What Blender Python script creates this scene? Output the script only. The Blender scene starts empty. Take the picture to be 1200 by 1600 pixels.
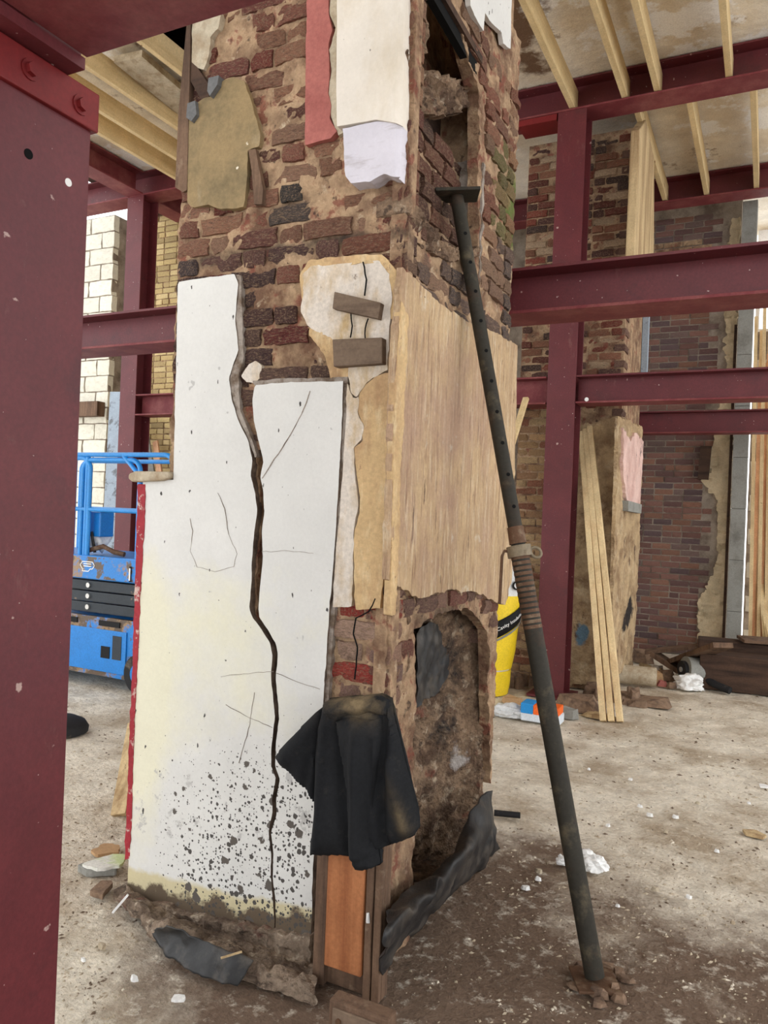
import bpy, bmesh, math, random
import numpy as np
from mathutils import Vector, Matrix, Euler, noise

S = bpy.context.scene
COL = S.collection

# ------------------------------------------------------------------ camera
EYE = Vector((0.0, 0.0, 1.6))
YAW, ROLL, FPX = math.radians(26.565), 0.04, 1200.0
FW = Vector((-math.sin(YAW), math.cos(YAW), 0))
RT = Vector((math.cos(YAW), math.sin(YAW), 0))
ZU = Vector((0, 0, 1))
_c, _s = math.cos(ROLL), math.sin(ROLL)
cam_d = bpy.data.cameras.new('camera')
cam_d.sensor_fit = 'HORIZONTAL'; cam_d.sensor_width = 36.0; cam_d.lens = 36.0 * FPX / 1200.0
cam_d.clip_start = 0.05; cam_d.clip_end = 200
cam = bpy.data.objects.new('camera', cam_d); COL.objects.link(cam)
_r = RT * _c + ZU * _s; _u = ZU * _c - RT * _s; _b = -FW
cam.matrix_world = Matrix(((_r.x, _u.x, _b.x, EYE.x), (_r.y, _u.y, _b.y, EYE.y), (_r.z, _u.z, _b.z, EYE.z), (0, 0, 0, 1)))
S.camera = cam

# ------------------------------------------------------------------ sky, light, exposure
w = bpy.data.worlds.new('overcast_sky'); S.world = w; w.use_nodes = True
bg = w.node_tree.nodes['Background']
bg.inputs[0].default_value = (0.97, 0.985, 1.0, 1); bg.inputs[1].default_value = 2.75
S.view_settings.view_transform = 'Standard'; S.view_settings.look = 'None'
S.view_settings.gamma = 1.0; S.view_settings.use_curve_mapping = False
S.view_settings.exposure = 0.0

# ------------------------------------------------------------------ measuring helpers
def ray(px, py):
    u, v = px - 600.0, py - 800.0
    uu, vv = u * _c + v * _s, -u * _s + v * _c
    return FW + RT * (uu / FPX) - ZU * (vv / FPX)
def onY(px, py, Y): d = ray(px, py); return EYE + d * (Y / d.y)
def onX(px, py, X): d = ray(px, py); return EYE + d * (X / d.x)
def onZ(px, py, Z): d = ray(px, py); return EYE + d * ((Z - EYE.z) / d.z)
def proj(P):
    P = np.asarray(P, float).reshape(-1, 3) - np.array(EYE)
    dep = P @ np.array(FW); uu = FPX * (P @ np.array(RT)) / dep; vv = -FPX * P[:, 2] / dep
    return np.stack([600 + uu * _c - vv * _s, 800 + uu * _s + vv * _c], 1)
def sst(a, b, x): t = np.clip((x - a) / (b - a), 0, 1); return t * t * (3 - 2 * t)
def C(r, g, b):
    f = lambda c: (c / 255) / 12.92 if c / 255 <= 0.04045 else ((c / 255 + 0.055) / 1.055) ** 2.4
    return (f(r), f(g), f(b), 1.0)
rnd = random.Random(7)
NZ = lambda x, y, z: noise.noise((x, y, z))

# ------------------------------------------------------------------ materials
def mat(name, base, rough=.85, layers=(), bump=.15, bscale=60, bstretch=(1, 1, 1), coords='pos', var=.18, vscale=5,
        objcol=False, metallic=0., spec=.3, bump2=0., b2scale=12, bdist=.01, grain=.13, gscale=75):
    m = bpy.data.materials.new(name); m.use_nodes = True
    nt = m.node_tree; N = nt.nodes; L = nt.links
    bs = N['Principled BSDF']; bs.inputs['Roughness'].default_value = rough
    bs.inputs['Metallic'].default_value = metallic; bs.inputs['Specular IOR Level'].default_value = spec
    if coords == 'pos': vec = N.new('ShaderNodeNewGeometry').outputs['Position']
    else:
        tc = N.new('ShaderNodeTexCoord').outputs['Object']
        oi = N.new('ShaderNodeObjectInfo')
        ml = N.new('ShaderNodeMath'); ml.operation = 'MULTIPLY'; ml.inputs[1].default_value = 37.0
        L.new(oi.outputs['Random'], ml.inputs[0])
        ad = N.new('ShaderNodeVectorMath'); ad.operation = 'ADD'; L.new(tc, ad.inputs[0]); L.new(ml.outputs[0], ad.inputs[1]); vec = ad.outputs[0]
    def st(v, s):
        if tuple(s) == (1, 1, 1): return v
        q = N.new('ShaderNodeVectorMath'); q.operation = 'MULTIPLY'; q.inputs[1].default_value = s; L.new(v, q.inputs[0]); return q.outputs[0]
    def nz(scale, stretch=(1, 1, 1), detail=5, rgh=.6):
        n = N.new('ShaderNodeTexNoise'); n.inputs['Scale'].default_value = scale; n.inputs['Detail'].default_value = detail
        n.inputs['Roughness'].default_value = rgh; L.new(st(vec, stretch), n.inputs['Vector']); return n.outputs['Fac']
    def rng(v, a, b, c=0., d=1.):
        r = N.new('ShaderNodeMapRange'); r.inputs[1].default_value = a; r.inputs[2].default_value = b
        r.inputs[3].default_value = c; r.inputs[4].default_value = d; L.new(v, r.inputs[0]); return r.outputs[0]
    def mul(a, b):
        q = N.new('ShaderNodeMath'); q.operation = 'MULTIPLY'; L.new(a, q.inputs[0]); L.new(b, q.inputs[1]); return q.outputs[0]
    def mix(f, a, b, mode='MIX'):
        x = N.new('ShaderNodeMix'); x.data_type = 'RGBA'; x.blend_type = mode
        if isinstance(f, float): x.inputs[0].default_value = f
        else: L.new(f, x.inputs[0])
        for k, q in ((6, a), (7, b)):
            if isinstance(q, tuple): x.inputs[k].default_value = q
            else: L.new(q, x.inputs[k])
        return x.outputs[2]
    if objcol:
        col = N.new('ShaderNodeObjectInfo').outputs['Color']
    else: col = base
    if var > 0:
        v = rng(nz(vscale, detail=7), .3, .7, 1 - var, 1 + var)
        g = N.new('ShaderNodeCombineColor'); [L.new(v, g.inputs[i]) for i in range(3)]
        col = mix(1.0, col, g.outputs[0], 'MULTIPLY')
    if var > 0 and grain > 0: late = rng(nz(gscale, detail=4, rgh=.7), .32, .68, 1 - grain, 1 + grain)
    for ly in layers:
        k = ly.get('kind', 'noise'); sc = ly.get('scale', 5); sr = ly.get('stretch', (1, 1, 1))
        if k == 'noise': f = rng(nz(sc, sr, ly.get('detail', 6), ly.get('rgh', .65)), ly['lo'], ly['hi'])
        elif k == 'spot':
            vo = N.new('ShaderNodeTexVoronoi'); vo.inputs['Scale'].default_value = sc; L.new(st(vec, sr), vo.inputs['Vector'])
            sp = N.new('ShaderNodeSeparateColor'); L.new(vo.outputs['Color'], sp.inputs[0])
            # cell radius from a random number, raised by the mask
            rr = rng(sp.outputs[0], ly.get('rare', .5), 1.0, 0.0, ly.get('r', .5))
            if 'mask' in ly:
                at = N.new('ShaderNodeAttribute'); at.attribute_name = ly['mask']; rr = mul(rr, at.outputs['Fac'])
            wob = rng(nz(sc * 3, sr, 3), .3, .7, -.12, .12)
            sm = N.new('ShaderNodeMath'); sm.operation = 'SUBTRACT'; L.new(rr, sm.inputs[0]); L.new(vo.outputs['Distance'], sm.inputs[1])
            s2 = N.new('ShaderNodeMath'); s2.operation = 'ADD'; L.new(sm.outputs[0], s2.inputs[0]); L.new(wob, s2.inputs[1])
            f = rng(s2.outputs[0], 0, .05)
        else:
            at = N.new('ShaderNodeAttribute'); at.attribute_name = ly['mask']; f = at.outputs['Fac']
        if k == 'noise' and 'mask' in ly:
            at = N.new('ShaderNodeAttribute'); at.attribute_name = ly['mask']
            if ly.get('soft'):
                f = mul(f, at.outputs['Fac'])
            else:   # threshold pushed by the mask
                f0 = nz(sc, sr, ly.get('detail', 6), ly.get('rgh', .65))
                aa = N.new('ShaderNodeMath'); aa.operation = 'ADD'; L.new(f0, aa.inputs[0]); L.new(at.outputs['Fac'], aa.inputs[1])
                f = rng(aa.outputs[0], ly['lo'] + .5, ly['hi'] + .5)
        if 'amt' in ly: f = rng(f, 0, 1, 0, ly['amt'])
        col = mix(f, col, ly['col'])
    if var > 0 and grain > 0:
        g = N.new('ShaderNodeCombineColor'); [L.new(late, g.inputs[i]) for i in range(3)]
        col = mix(1.0, col, g.outputs[0], 'MULTIPLY')
    if isinstance(col, tuple): bs.inputs['Base Color'].default_value = col
    else: L.new(col, bs.inputs['Base Color'])
    if bump > 0:
        b = N.new('ShaderNodeBump'); b.inputs['Strength'].default_value = bump; b.inputs['Distance'].default_value = bdist
        L.new(nz(bscale, bstretch, 6), b.inputs['Height'])
        if bump2 > 0:
            b2 = N.new('ShaderNodeBump'); b2.inputs['Strength'].default_value = bump2; b2.inputs['Distance'].default_value = .03
            L.new(nz(b2scale, bstretch, 5), b2.inputs['Height']); L.new(b2.outputs[0], b.inputs['Normal'])
        L.new(b.outputs[0], bs.inputs['Normal'])
    return m

SOOT = C(38, 34, 33); TAN = C(176, 150, 115); DUST = C(170, 158, 140)
M = {}
M['steel'] = mat('red_primer_steel', C(98, 40, 44), .5, [
    dict(col=C(92, 36, 44), scale=2.2, lo=.45, hi=.7, amt=.7),
    dict(col=C(140, 110, 100), scale=9, lo=.66, hi=.8, amt=.35, detail=9),
    dict(kind='spot', col=C(178, 150, 142), scale=14, r=.14, rare=.72), dict(kind='spot', col=C(196, 176, 168), scale=34, r=.15, rare=.8), dict(col=C(70, 36, 40), scale=3.5, lo=.56, hi=.68, amt=.6, detail=9, rgh=.7), dict(col=C(150, 118, 110), scale=5, lo=.60, hi=.75, stretch=(1, 1, .35), amt=.35, detail=10, rgh=.75)], bump=.12, bscale=30, var=.16, spec=.4)
M['steel_bright'] = mat('bright_red_primer_steel', C(116, 32, 33), .5, [dict(col=C(110, 30, 32), scale=6, lo=.5, hi=.75, amt=.6)], bump=.05, bscale=40, var=.15)
M['steel_dusty'] = mat('dusty_primer_steel', C(116, 50, 54), .6, [dict(col=C(150, 105, 95), scale=5, lo=.45, hi=.75, amt=.45)], bump=.06, var=.16)
M['brick'] = mat('old_red_brick', (1, 1, 1, 1), .95, [
    dict(col=C(162, 134, 106), scale=11, lo=.50, hi=.64, detail=9, amt=.8, rgh=.7),
    dict(col=C(206, 190, 166), scale=30, lo=.61, hi=.69, detail=7, amt=.8),
    dict(col=C(96, 76, 64), scale=17, lo=.56, hi=.68, amt=.7, detail=8),
    dict(col=C(40, 36, 36), scale=9, lo=.56, hi=.74, amt=.75)], bump=.8, bscale=60, coords='obj', var=.32, vscale=12, objcol=True, bump2=.5, b2scale=18, grain=.25, gscale=90)
M['brick_clean'] = mat('wall_brick', (1, 1, 1, 1), .9, [
    dict(col=C(176, 160, 140), scale=10, lo=.6, hi=.76, detail=8, amt=.5)], bump=.4, bscale=60, coords='obj', var=.2, vscale=8, objcol=True)
M['mortar'] = mat('crumbling_lime_mortar', C(172, 144, 114), .95, [
    dict(col=C(112, 84, 66), scale=7, lo=.42, hi=.62, detail=8),
    dict(col=C(205, 188, 160), scale=22, lo=.58, hi=.72, detail=6, amt=.8),
    dict(col=C(122, 66, 54), scale=11, lo=.56, hi=.62, amt=.8, detail=8),
    dict(col=C(60, 48, 42), scale=26, lo=.6, hi=.68, amt=.8, detail=8),
    dict(col=SOOT, scale=12, lo=.36, hi=.74, mask='soot', detail=9, rgh=.7, amt=.85),
    dict(col=C(92, 104, 52), scale=8, lo=.42, hi=.7, mask='moss')], bump=.6, bscale=55, bump2=.5, b2scale=20, var=.3, vscale=11)
M['mortar_far'] = mat('pale_wall_mortar', C(154, 142, 128), .95, [dict(col=C(110, 96, 84), scale=4, lo=.45, hi=.65)], bump=.3, var=.2)
M['plaster'] = mat('white_painted_plaster', C(214, 213, 209), .75, [
    dict(col=C(222, 218, 192), scale=1.6, lo=.40, hi=.66, mask='cream', amt=.85),
    dict(col=C(176, 174, 171), scale=13, lo=.50, hi=.54, mask='scuff', detail=10, rgh=.75, amt=.8),
    dict(col=C(170, 168, 166), scale=9, lo=.685, hi=.70, detail=3, amt=.7),
    dict(col=C(198, 184, 136), scale=5, lo=.40, hi=.60, mask='band', detail=8, amt=.8),
    dict(col=C(98, 84, 68), scale=9, lo=.46, hi=.56, mask='dirt', detail=8),
    dict(kind='spot', col=C(72, 70, 68), scale=95, r=.62, rare=.5, mask='spot'),
    dict(kind='spot', col=C(78, 74, 71), scale=48, r=.62, rare=.55, mask='spot'),
    dict(kind='spot', col=C(92, 86, 80), scale=24, r=.66, rare=.74, mask='spot'),
    dict(kind='spot', col=C(70, 66, 64), scale=34, r=.2, rare=.78, stretch=(1, 1, .5))],
    bump=.25, bscale=25, var=.05, vscale=3, spec=.3, grain=.03)
M['plaster_edge'] = mat('grey_backing_plaster', C(158, 148, 138), .95, [dict(col=C(108, 92, 78), scale=12, lo=.45, hi=.6)], bump=.5, var=.2)
M['plaster_core'] = mat('brown_grey_plaster_core', C(122, 106, 92), .95, [dict(col=C(86, 72, 62), scale=14, lo=.45, hi=.6)], bump=.5, var=.2)
M['pilaster'] = mat('cream_white_pilaster_plaster', C(222, 214, 202), .75, [
    dict(col=C(196, 180, 152), scale=3, lo=.48, hi=.72, stretch=(1, 1, .5), amt=.7),
    dict(kind='spot', col=C(60, 50, 45), scale=14, r=.13, rare=.8)], bump=.2, bscale=18, var=.06, grain=.03)
M['pilaster_low'] = mat('lilac_white_plaster', C(206, 202, 210), .8, [dict(col=C(170, 162, 165), scale=9, lo=.55, hi=.7, stretch=(.4, 1, 2))], bump=.4, bscale=22, var=.06, grain=.03)
M['pink'] = mat('faded_pink_painted_plaster', C(166, 100, 92), .8, [dict(col=C(144, 80, 74), scale=4, lo=.45, hi=.7)], bump=.12, var=.1)
M['pink_pale'] = mat('pale_pink_plaster', C(222, 190, 180), .8, [dict(col=C(60, 48, 44), scale=7, lo=.64, hi=.66, stretch=(1, 1, .5)), dict(col=C(200, 160, 150), scale=4, lo=.45, hi=.65)], bump=.12, var=.1)
M['olive'] = mat('olive_brown_plaster', C(150, 128, 92), .8, [
    dict(col=C(112, 98, 72), scale=5, lo=.42, hi=.68), dict(col=C(176, 164, 140), scale=8, lo=.58, hi=.76, stretch=(1, 1, .35), amt=.6),
    dict(kind='spot', col=C(225, 215, 195), scale=22, r=.12, rare=.8)], bump=.2, bscale=26, var=.15)
M['greyplaster'] = mat('grey_cream_plaster', C(188, 176, 154), .9, [dict(col=C(150, 130, 104), scale=9, lo=.45, hi=.68)], bump=.35, var=.18)
M['creampatch'] = mat('stained_cream_plaster', C(212, 202, 190), .85, [
    dict(col=C(184, 158, 118), scale=7, lo=.46, hi=.64, stretch=(1, 1, .4)), dict(col=C(120, 100, 82), scale=18, lo=.64, hi=.72)], bump=.2, var=.08)
M['render'] = mat('combed_tan_render', C(194, 166, 130), .95, [
    dict(col=C(164, 134, 106), scale=5, lo=.44, hi=.68, stretch=(1, 1, .45), detail=9, amt=.75, rgh=.7),
    dict(col=C(214, 194, 164), scale=46, lo=.52, hi=.64, stretch=(1, 1, .09), amt=.75, detail=5),
    dict(col=C(136, 106, 84), scale=52, lo=.54, hi=.66, stretch=(1, 1, .10), amt=.8, detail=5),
    dict(col=C(84, 62, 52), scale=40, lo=.64, hi=.68, stretch=(1, 1, .12), amt=.85, detail=5),
    dict(col=C(170, 138, 122), scale=2.2, lo=.50, hi=.68, amt=.6),
    dict(col=C(210, 200, 182), scale=9, lo=.62, hi=.70, amt=.6, detail=9),
    dict(col=C(150, 128, 110), scale=3, lo=.44, hi=.74, mask='grey', amt=.8),
    dict(col=SOOT, scale=9, lo=.42, hi=.70, mask='soot', detail=9)],
    bump=1.0, bscale=60, bstretch=(1, 1, .12), bump2=.6, b2scale=6, var=.14, vscale=3, bdist=.015, grain=.1)
M['lumpy'] = mat('lumpy_tan_render', C(186, 160, 124), .95, [
    dict(col=C(140, 114, 86), scale=4, lo=.46, hi=.62, detail=8), dict(col=C(206, 186, 154), scale=7, lo=.54, hi=.7, amt=.8, detail=8), dict(col=C(104, 132, 150), scale=5, lo=.44, hi=.56, mask='paint', detail=6), dict(col=C(46, 40, 38), scale=5, lo=.44, hi=.56, mask='soot', detail=6),
    dict(col=C(92, 70, 58), scale=6, lo=.62, hi=.68, stretch=(1, 1, .4))], bump=1.0, bscale=14, bdist=.04, bump2=.8, b2scale=5, var=.2)
M['render2'] = mat('smooth_tan_render', C(200, 170, 126), .9, [
    dict(col=C(168, 134, 100), scale=6, lo=.46, hi=.66, stretch=(1, 1, .4)), dict(col=C(216, 196, 158), scale=22, lo=.54, hi=.68, stretch=(1, 1, .25), amt=.7), dict(col=C(112, 78, 64), scale=15, lo=.66, hi=.71)], bump=.3, bscale=30, bstretch=(1, 1, .3), var=.1)
M['rubble'] = mat('sooty_rubble_fill', C(138, 114, 92), 1., [
    dict(col=C(92, 72, 58), scale=9, lo=.44, hi=.58, detail=9, rgh=.7), dict(col=C(190, 172, 148), scale=16, lo=.56, hi=.68, amt=.75, detail=8),
    dict(col=C(60, 48, 42), scale=24, lo=.58, hi=.66, amt=.8, detail=8), dict(col=C(120, 68, 56), scale=7, lo=.62, hi=.68, amt=.7),
    dict(col=C(168, 160, 154), scale=9, lo=.5, hi=.62, mask='ash', detail=9),
    dict(col=C(34, 32, 33), scale=11, lo=.40, hi=.64, mask='soot', detail=9, rgh=.7)], bump=1., bscale=40, bdist=.02, bump2=1., b2scale=14, var=.3, vscale=12, grain=.2)
M['dustrubble'] = mat('dusty_brown_rubble', C(150, 132, 114), 1., [
    dict(col=C(104, 88, 76), scale=7, lo=.42, hi=.60, detail=10, rgh=.75), dict(col=C(196, 182, 162), scale=18, lo=.58, hi=.66, amt=.8, detail=8),
    dict(col=C(66, 56, 50), scale=20, lo=.58, hi=.66, amt=.85, detail=8), dict(col=C(120, 80, 70), scale=6, lo=.60, hi=.68, amt=.7)], bump=1., bscale=34, bdist=.02, bump2=1., b2scale=12, var=.2, vscale=9, grain=.2)
M['redpaint'] = mat('crimson_edge_paint', C(152, 42, 52), .7, [dict(col=C(196, 170, 160), scale=18, lo=.58, hi=.64)], bump=.2, var=.15)
M['timber_new'] = mat('new_pale_softwood', C(214, 190, 144), .75, [
    dict(col=C(186, 156, 108), scale=14, lo=.45, hi=.7, stretch=(1, .06, 1), amt=.7), dict(kind='spot', col=C(140, 100, 62), scale=5, r=.12, rare=.6)], bump=.12, bscale=40, bstretch=(1, .08, 1), coords='obj', var=.12)
M['timber_up'] = mat('pale_upright_softwood', C(216, 192, 148), .75, [
    dict(col=C(188, 152, 112), scale=16, lo=.45, hi=.7, stretch=(1, 1, .06), amt=.7), dict(kind='spot', col=C(130, 92, 60), scale=6, r=.14, rare=.6)], bump=.12, bscale=40, bstretch=(1, 1, .08), coords='obj', var=.14)
M['timber_pink'] = mat('pinkish_softwood', C(212, 166, 130), .75, [dict(col=C(178, 122, 92), scale=16, lo=.45, hi=.7, stretch=(1, 1, .05), amt=.8)], bump=.1, bscale=40, bstretch=(1, 1, .08), coords='obj', var=.15)
M['timber_red'] = mat('orange_brown_board', C(172, 112, 72), .65, [
    dict(col=C(134, 78, 46), scale=13, lo=.44, hi=.66, stretch=(1, 1, .05)), dict(kind='spot', col=C(92, 52, 32), scale=7, r=.12, rare=.75)], bump=.15, bscale=50, bstretch=(1, 1, .06), var=.1)
M['timber_old'] = mat('weathered_brown_timber', C(112, 88, 70), .85, [
    dict(col=C(74, 56, 45), scale=15, lo=.45, hi=.66, stretch=(1, 1, .08)), dict(col=C(160, 140, 118), scale=9, lo=.62, hi=.76, amt=.6)], bump=.4, bscale=50, bstretch=(1, 1, .12), var=.2)
M['timber_oldh'] = mat('weathered_timber_offcut', C(116, 98, 82), .85, [
    dict(col=C(78, 62, 52), scale=15, lo=.45, hi=.66, stretch=(.1, .1, 1))], bump=.4, bscale=50, bstretch=(.12, .12, 1), var=.2)
M['timber_dark'] = mat('dark_old_beam_timber', C(78, 58, 46), .85, [dict(col=C(50, 38, 32), scale=12, lo=.45, hi=.66, stretch=(.1, .5, 1))], bump=.3, var=.2)
M['timber_beige'] = mat('dusty_split_timber', C(196, 172, 132), .9, [dict(col=C(150, 122, 88), scale=12, lo=.45, hi=.64, stretch=(1, 1, .05)), dict(col=C(84, 62, 46), scale=9, lo=.66, hi=.70, stretch=(1, 1, .04))], bump=.4, bscale=40, bstretch=(1, 1, .06), var=.12)
M['prop'] = mat('dark_green_black_prop_paint', C(48, 45, 38), .6, [dict(col=C(96, 86, 68), scale=14, lo=.54, hi=.72, amt=.7), dict(col=C(70, 52, 40), scale=6, lo=.55, hi=.72)], bump=.15, bscale=40, var=.2, spec=.2)
M['prop_rust'] = mat('rusty_prop_thread', C(98, 72, 54), .7, [dict(col=C(130, 112, 92), scale=20, lo=.5, hi=.7)], bump=.3, bscale=60, var=.25, metallic=.2)
M['prop_collar'] = mat('worn_grey_collar_steel', C(128, 116, 96), .6, [dict(col=C(84, 66, 50), scale=16, lo=.5, hi=.7)], bump=.2, var=.2, metallic=.3)
M['hole'] = mat('dark_hole', C(10, 10, 10), 1, bump=0, var=0)
M['fabric'] = mat('black_jacket_cloth', C(34, 35, 37), .95, [
    dict(col=C(150, 130, 98), scale=9, lo=.36, hi=.70, mask='dust', soft=True, amt=.95, detail=8), dict(col=C(74, 70, 64), scale=24, lo=.6, hi=.8, amt=.35)], bump=.25, bscale=260, var=.15, spec=.15, bump2=.15, b2scale=14, bdist=.002)
M['plastic'] = mat('black_damp_proof_membrane', C(38, 38, 39), .5, [dict(col=C(120, 110, 98), scale=7, lo=.50, hi=.76, amt=.6, detail=9)], bump=.3, bscale=14, var=.2, spec=.35)
M['floor'] = mat('dusty_dirty_concrete', C(220, 211, 194), .95, [
    dict(col=C(172, 156, 134), scale=1.6, lo=.44, hi=.62, detail=9, rgh=.7),
    dict(col=C(112, 93, 78), scale=1.5, lo=.40, hi=.66, mask='mud_and_shade', detail=10, rgh=.7),
    dict(col=C(226, 218, 202), scale=14, lo=.55, hi=.66, detail=9, amt=.6, rgh=.7),
    dict(col=C(104, 88, 74), scale=9, lo=.60, hi=.70, detail=10, amt=.65, rgh=.75),
    dict(col=C(84, 70, 60), scale=34, lo=.63, hi=.70, detail=8, amt=.7)], bump=.9, bscale=30, bump2=.7, b2scale=7, var=.16, vscale=8, grain=.16, gscale=60, bdist=.015)
M['floor_chips'] = mat('dusty_floor_chips', C(176, 162, 140), .95, [dict(col=C(216, 206, 188), scale=7, lo=.56, hi=.6), dict(col=C(108, 92, 78), scale=5, lo=.5, hi=.56)], bump=.1, var=.2)
M['ceil'] = mat('peeling_ceiling_plaster', C(234, 226, 210), .9, [
    dict(col=C(202, 182, 150), scale=.9, lo=.45, hi=.66, detail=7, amt=.8),
    dict(col=C(146, 122, 94), scale=2.2, lo=.60, hi=.64, detail=10, amt=.75, rgh=.75),
    dict(col=C(244, 243, 240), scale=1.7, lo=.54, hi=.58, detail=9, amt=.85),
    dict(col=C(112, 88, 68), scale=1.6, lo=.46, hi=.56, mask='dirty', detail=8)], bump=.5, bscale=9, bump2=.5, b2scale=3, var=.12, bdist=.03)
M['concrete'] = mat('grey_concrete', C(148, 148, 142), .9, [dict(col=C(116, 114, 108), scale=5, lo=.45, hi=.7)], bump=.2, var=.12)
M['block'] = mat('pale_block', (1, 1, 1, 1), .95, [dict(col=C(190, 184, 168), scale=6, lo=.5, hi=.7, amt=.6)], bump=.35, bscale=50, coords='obj', var=.08, objcol=True)
M['blue'] = mat('bright_blue_lift_paint', C(24, 124, 204), .4, [
    dict(col=C(150, 122, 88), scale=4.5, lo=.60, hi=.66, mask='mud_and_shade', detail=9, rgh=.7), dict(col=C(92, 76, 62), scale=9, lo=.64, hi=.68, mask='mud_and_shade', detail=8),
    dict(col=C(96, 84, 72), scale=8, lo=.66, hi=.72, detail=8)], bump=.05, var=.08, spec=.5)
M['blue_rail'] = mat('blue_rail_paint', C(36, 138, 214), .4, bump=.03, var=.1, spec=.5)
M['charcoal'] = mat('charcoal_lift_steel', C(52, 58, 64), .55, [dict(col=C(150, 126, 100), scale=5, lo=.62, hi=.66, detail=8)], bump=.06, var=.15)
M['chrome'] = mat('bare_bolt_steel', C(200, 200, 198), .35, bump=0, var=0, metallic=.8)
M['rubber'] = mat('black_rubber', C(34, 34, 36), .7, [dict(col=C(110, 100, 88), scale=6, lo=.58, hi=.75)], bump=.1, var=.15)
M['white'] = mat('white_print', C(235, 235, 232), .7, bump=0, var=0)
M['black'] = mat('black_print', C(20, 20, 22), .7, bump=0, var=0)
M['bag'] = mat('white_plastic_sheet', C(232, 232, 230), .55, bump=.1, bscale=20, var=.06, coords='obj', spec=.5)
M['yellow'] = mat('yellow_plastic_wrap', C(238, 206, 40), .4, bump=.12, bscale=14, var=.08, spec=.5)
M['wrapgrey'] = mat('white_grey_plastic_wrap', C(214, 216, 216), .4, bump=.12, bscale=14, var=.08, spec=.5)
M['slate'] = mat('blue_grey_slate', C(104, 104, 104), .95, bump=.3, var=.2, spec=.1)
M['card'] = mat('brown_cardboard', C(176, 142, 104), .9, bump=.1, var=.12, coords='obj')
M['greenboard'] = mat('pale_green_plasterboard', C(200, 214, 160), .9, [dict(col=C(222, 222, 214), scale=5, lo=.46, hi=.56)], bump=.1, var=.08, coords='obj')
M['orange'] = mat('orange_label', C(238, 106, 40), .5, bump=0, var=.05)
M['labelblue'] = mat('blue_label', C(40, 140, 210), .5, bump=0, var=.05)
M['tub'] = mat('clear_white_tub', C(214, 222, 230), .4, bump=.05, var=.06)
M['greyboard'] = mat('grey_blue_board', C(150, 162, 174), .7, [dict(col=C(104, 108, 112), scale=7, lo=.55, hi=.62)], bump=.15, var=.12)
M['brownstone'] = mat('brown_rubble_stone', C(136, 112, 92), .95, [dict(col=C(92, 74, 62), scale=12, lo=.45, hi=.65)], bump=.5, var=.25, coords='obj')
M['straw'] = mat('pale_reveal_plaster', C(200, 182, 150), .95, bump=.4, var=.2)

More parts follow.
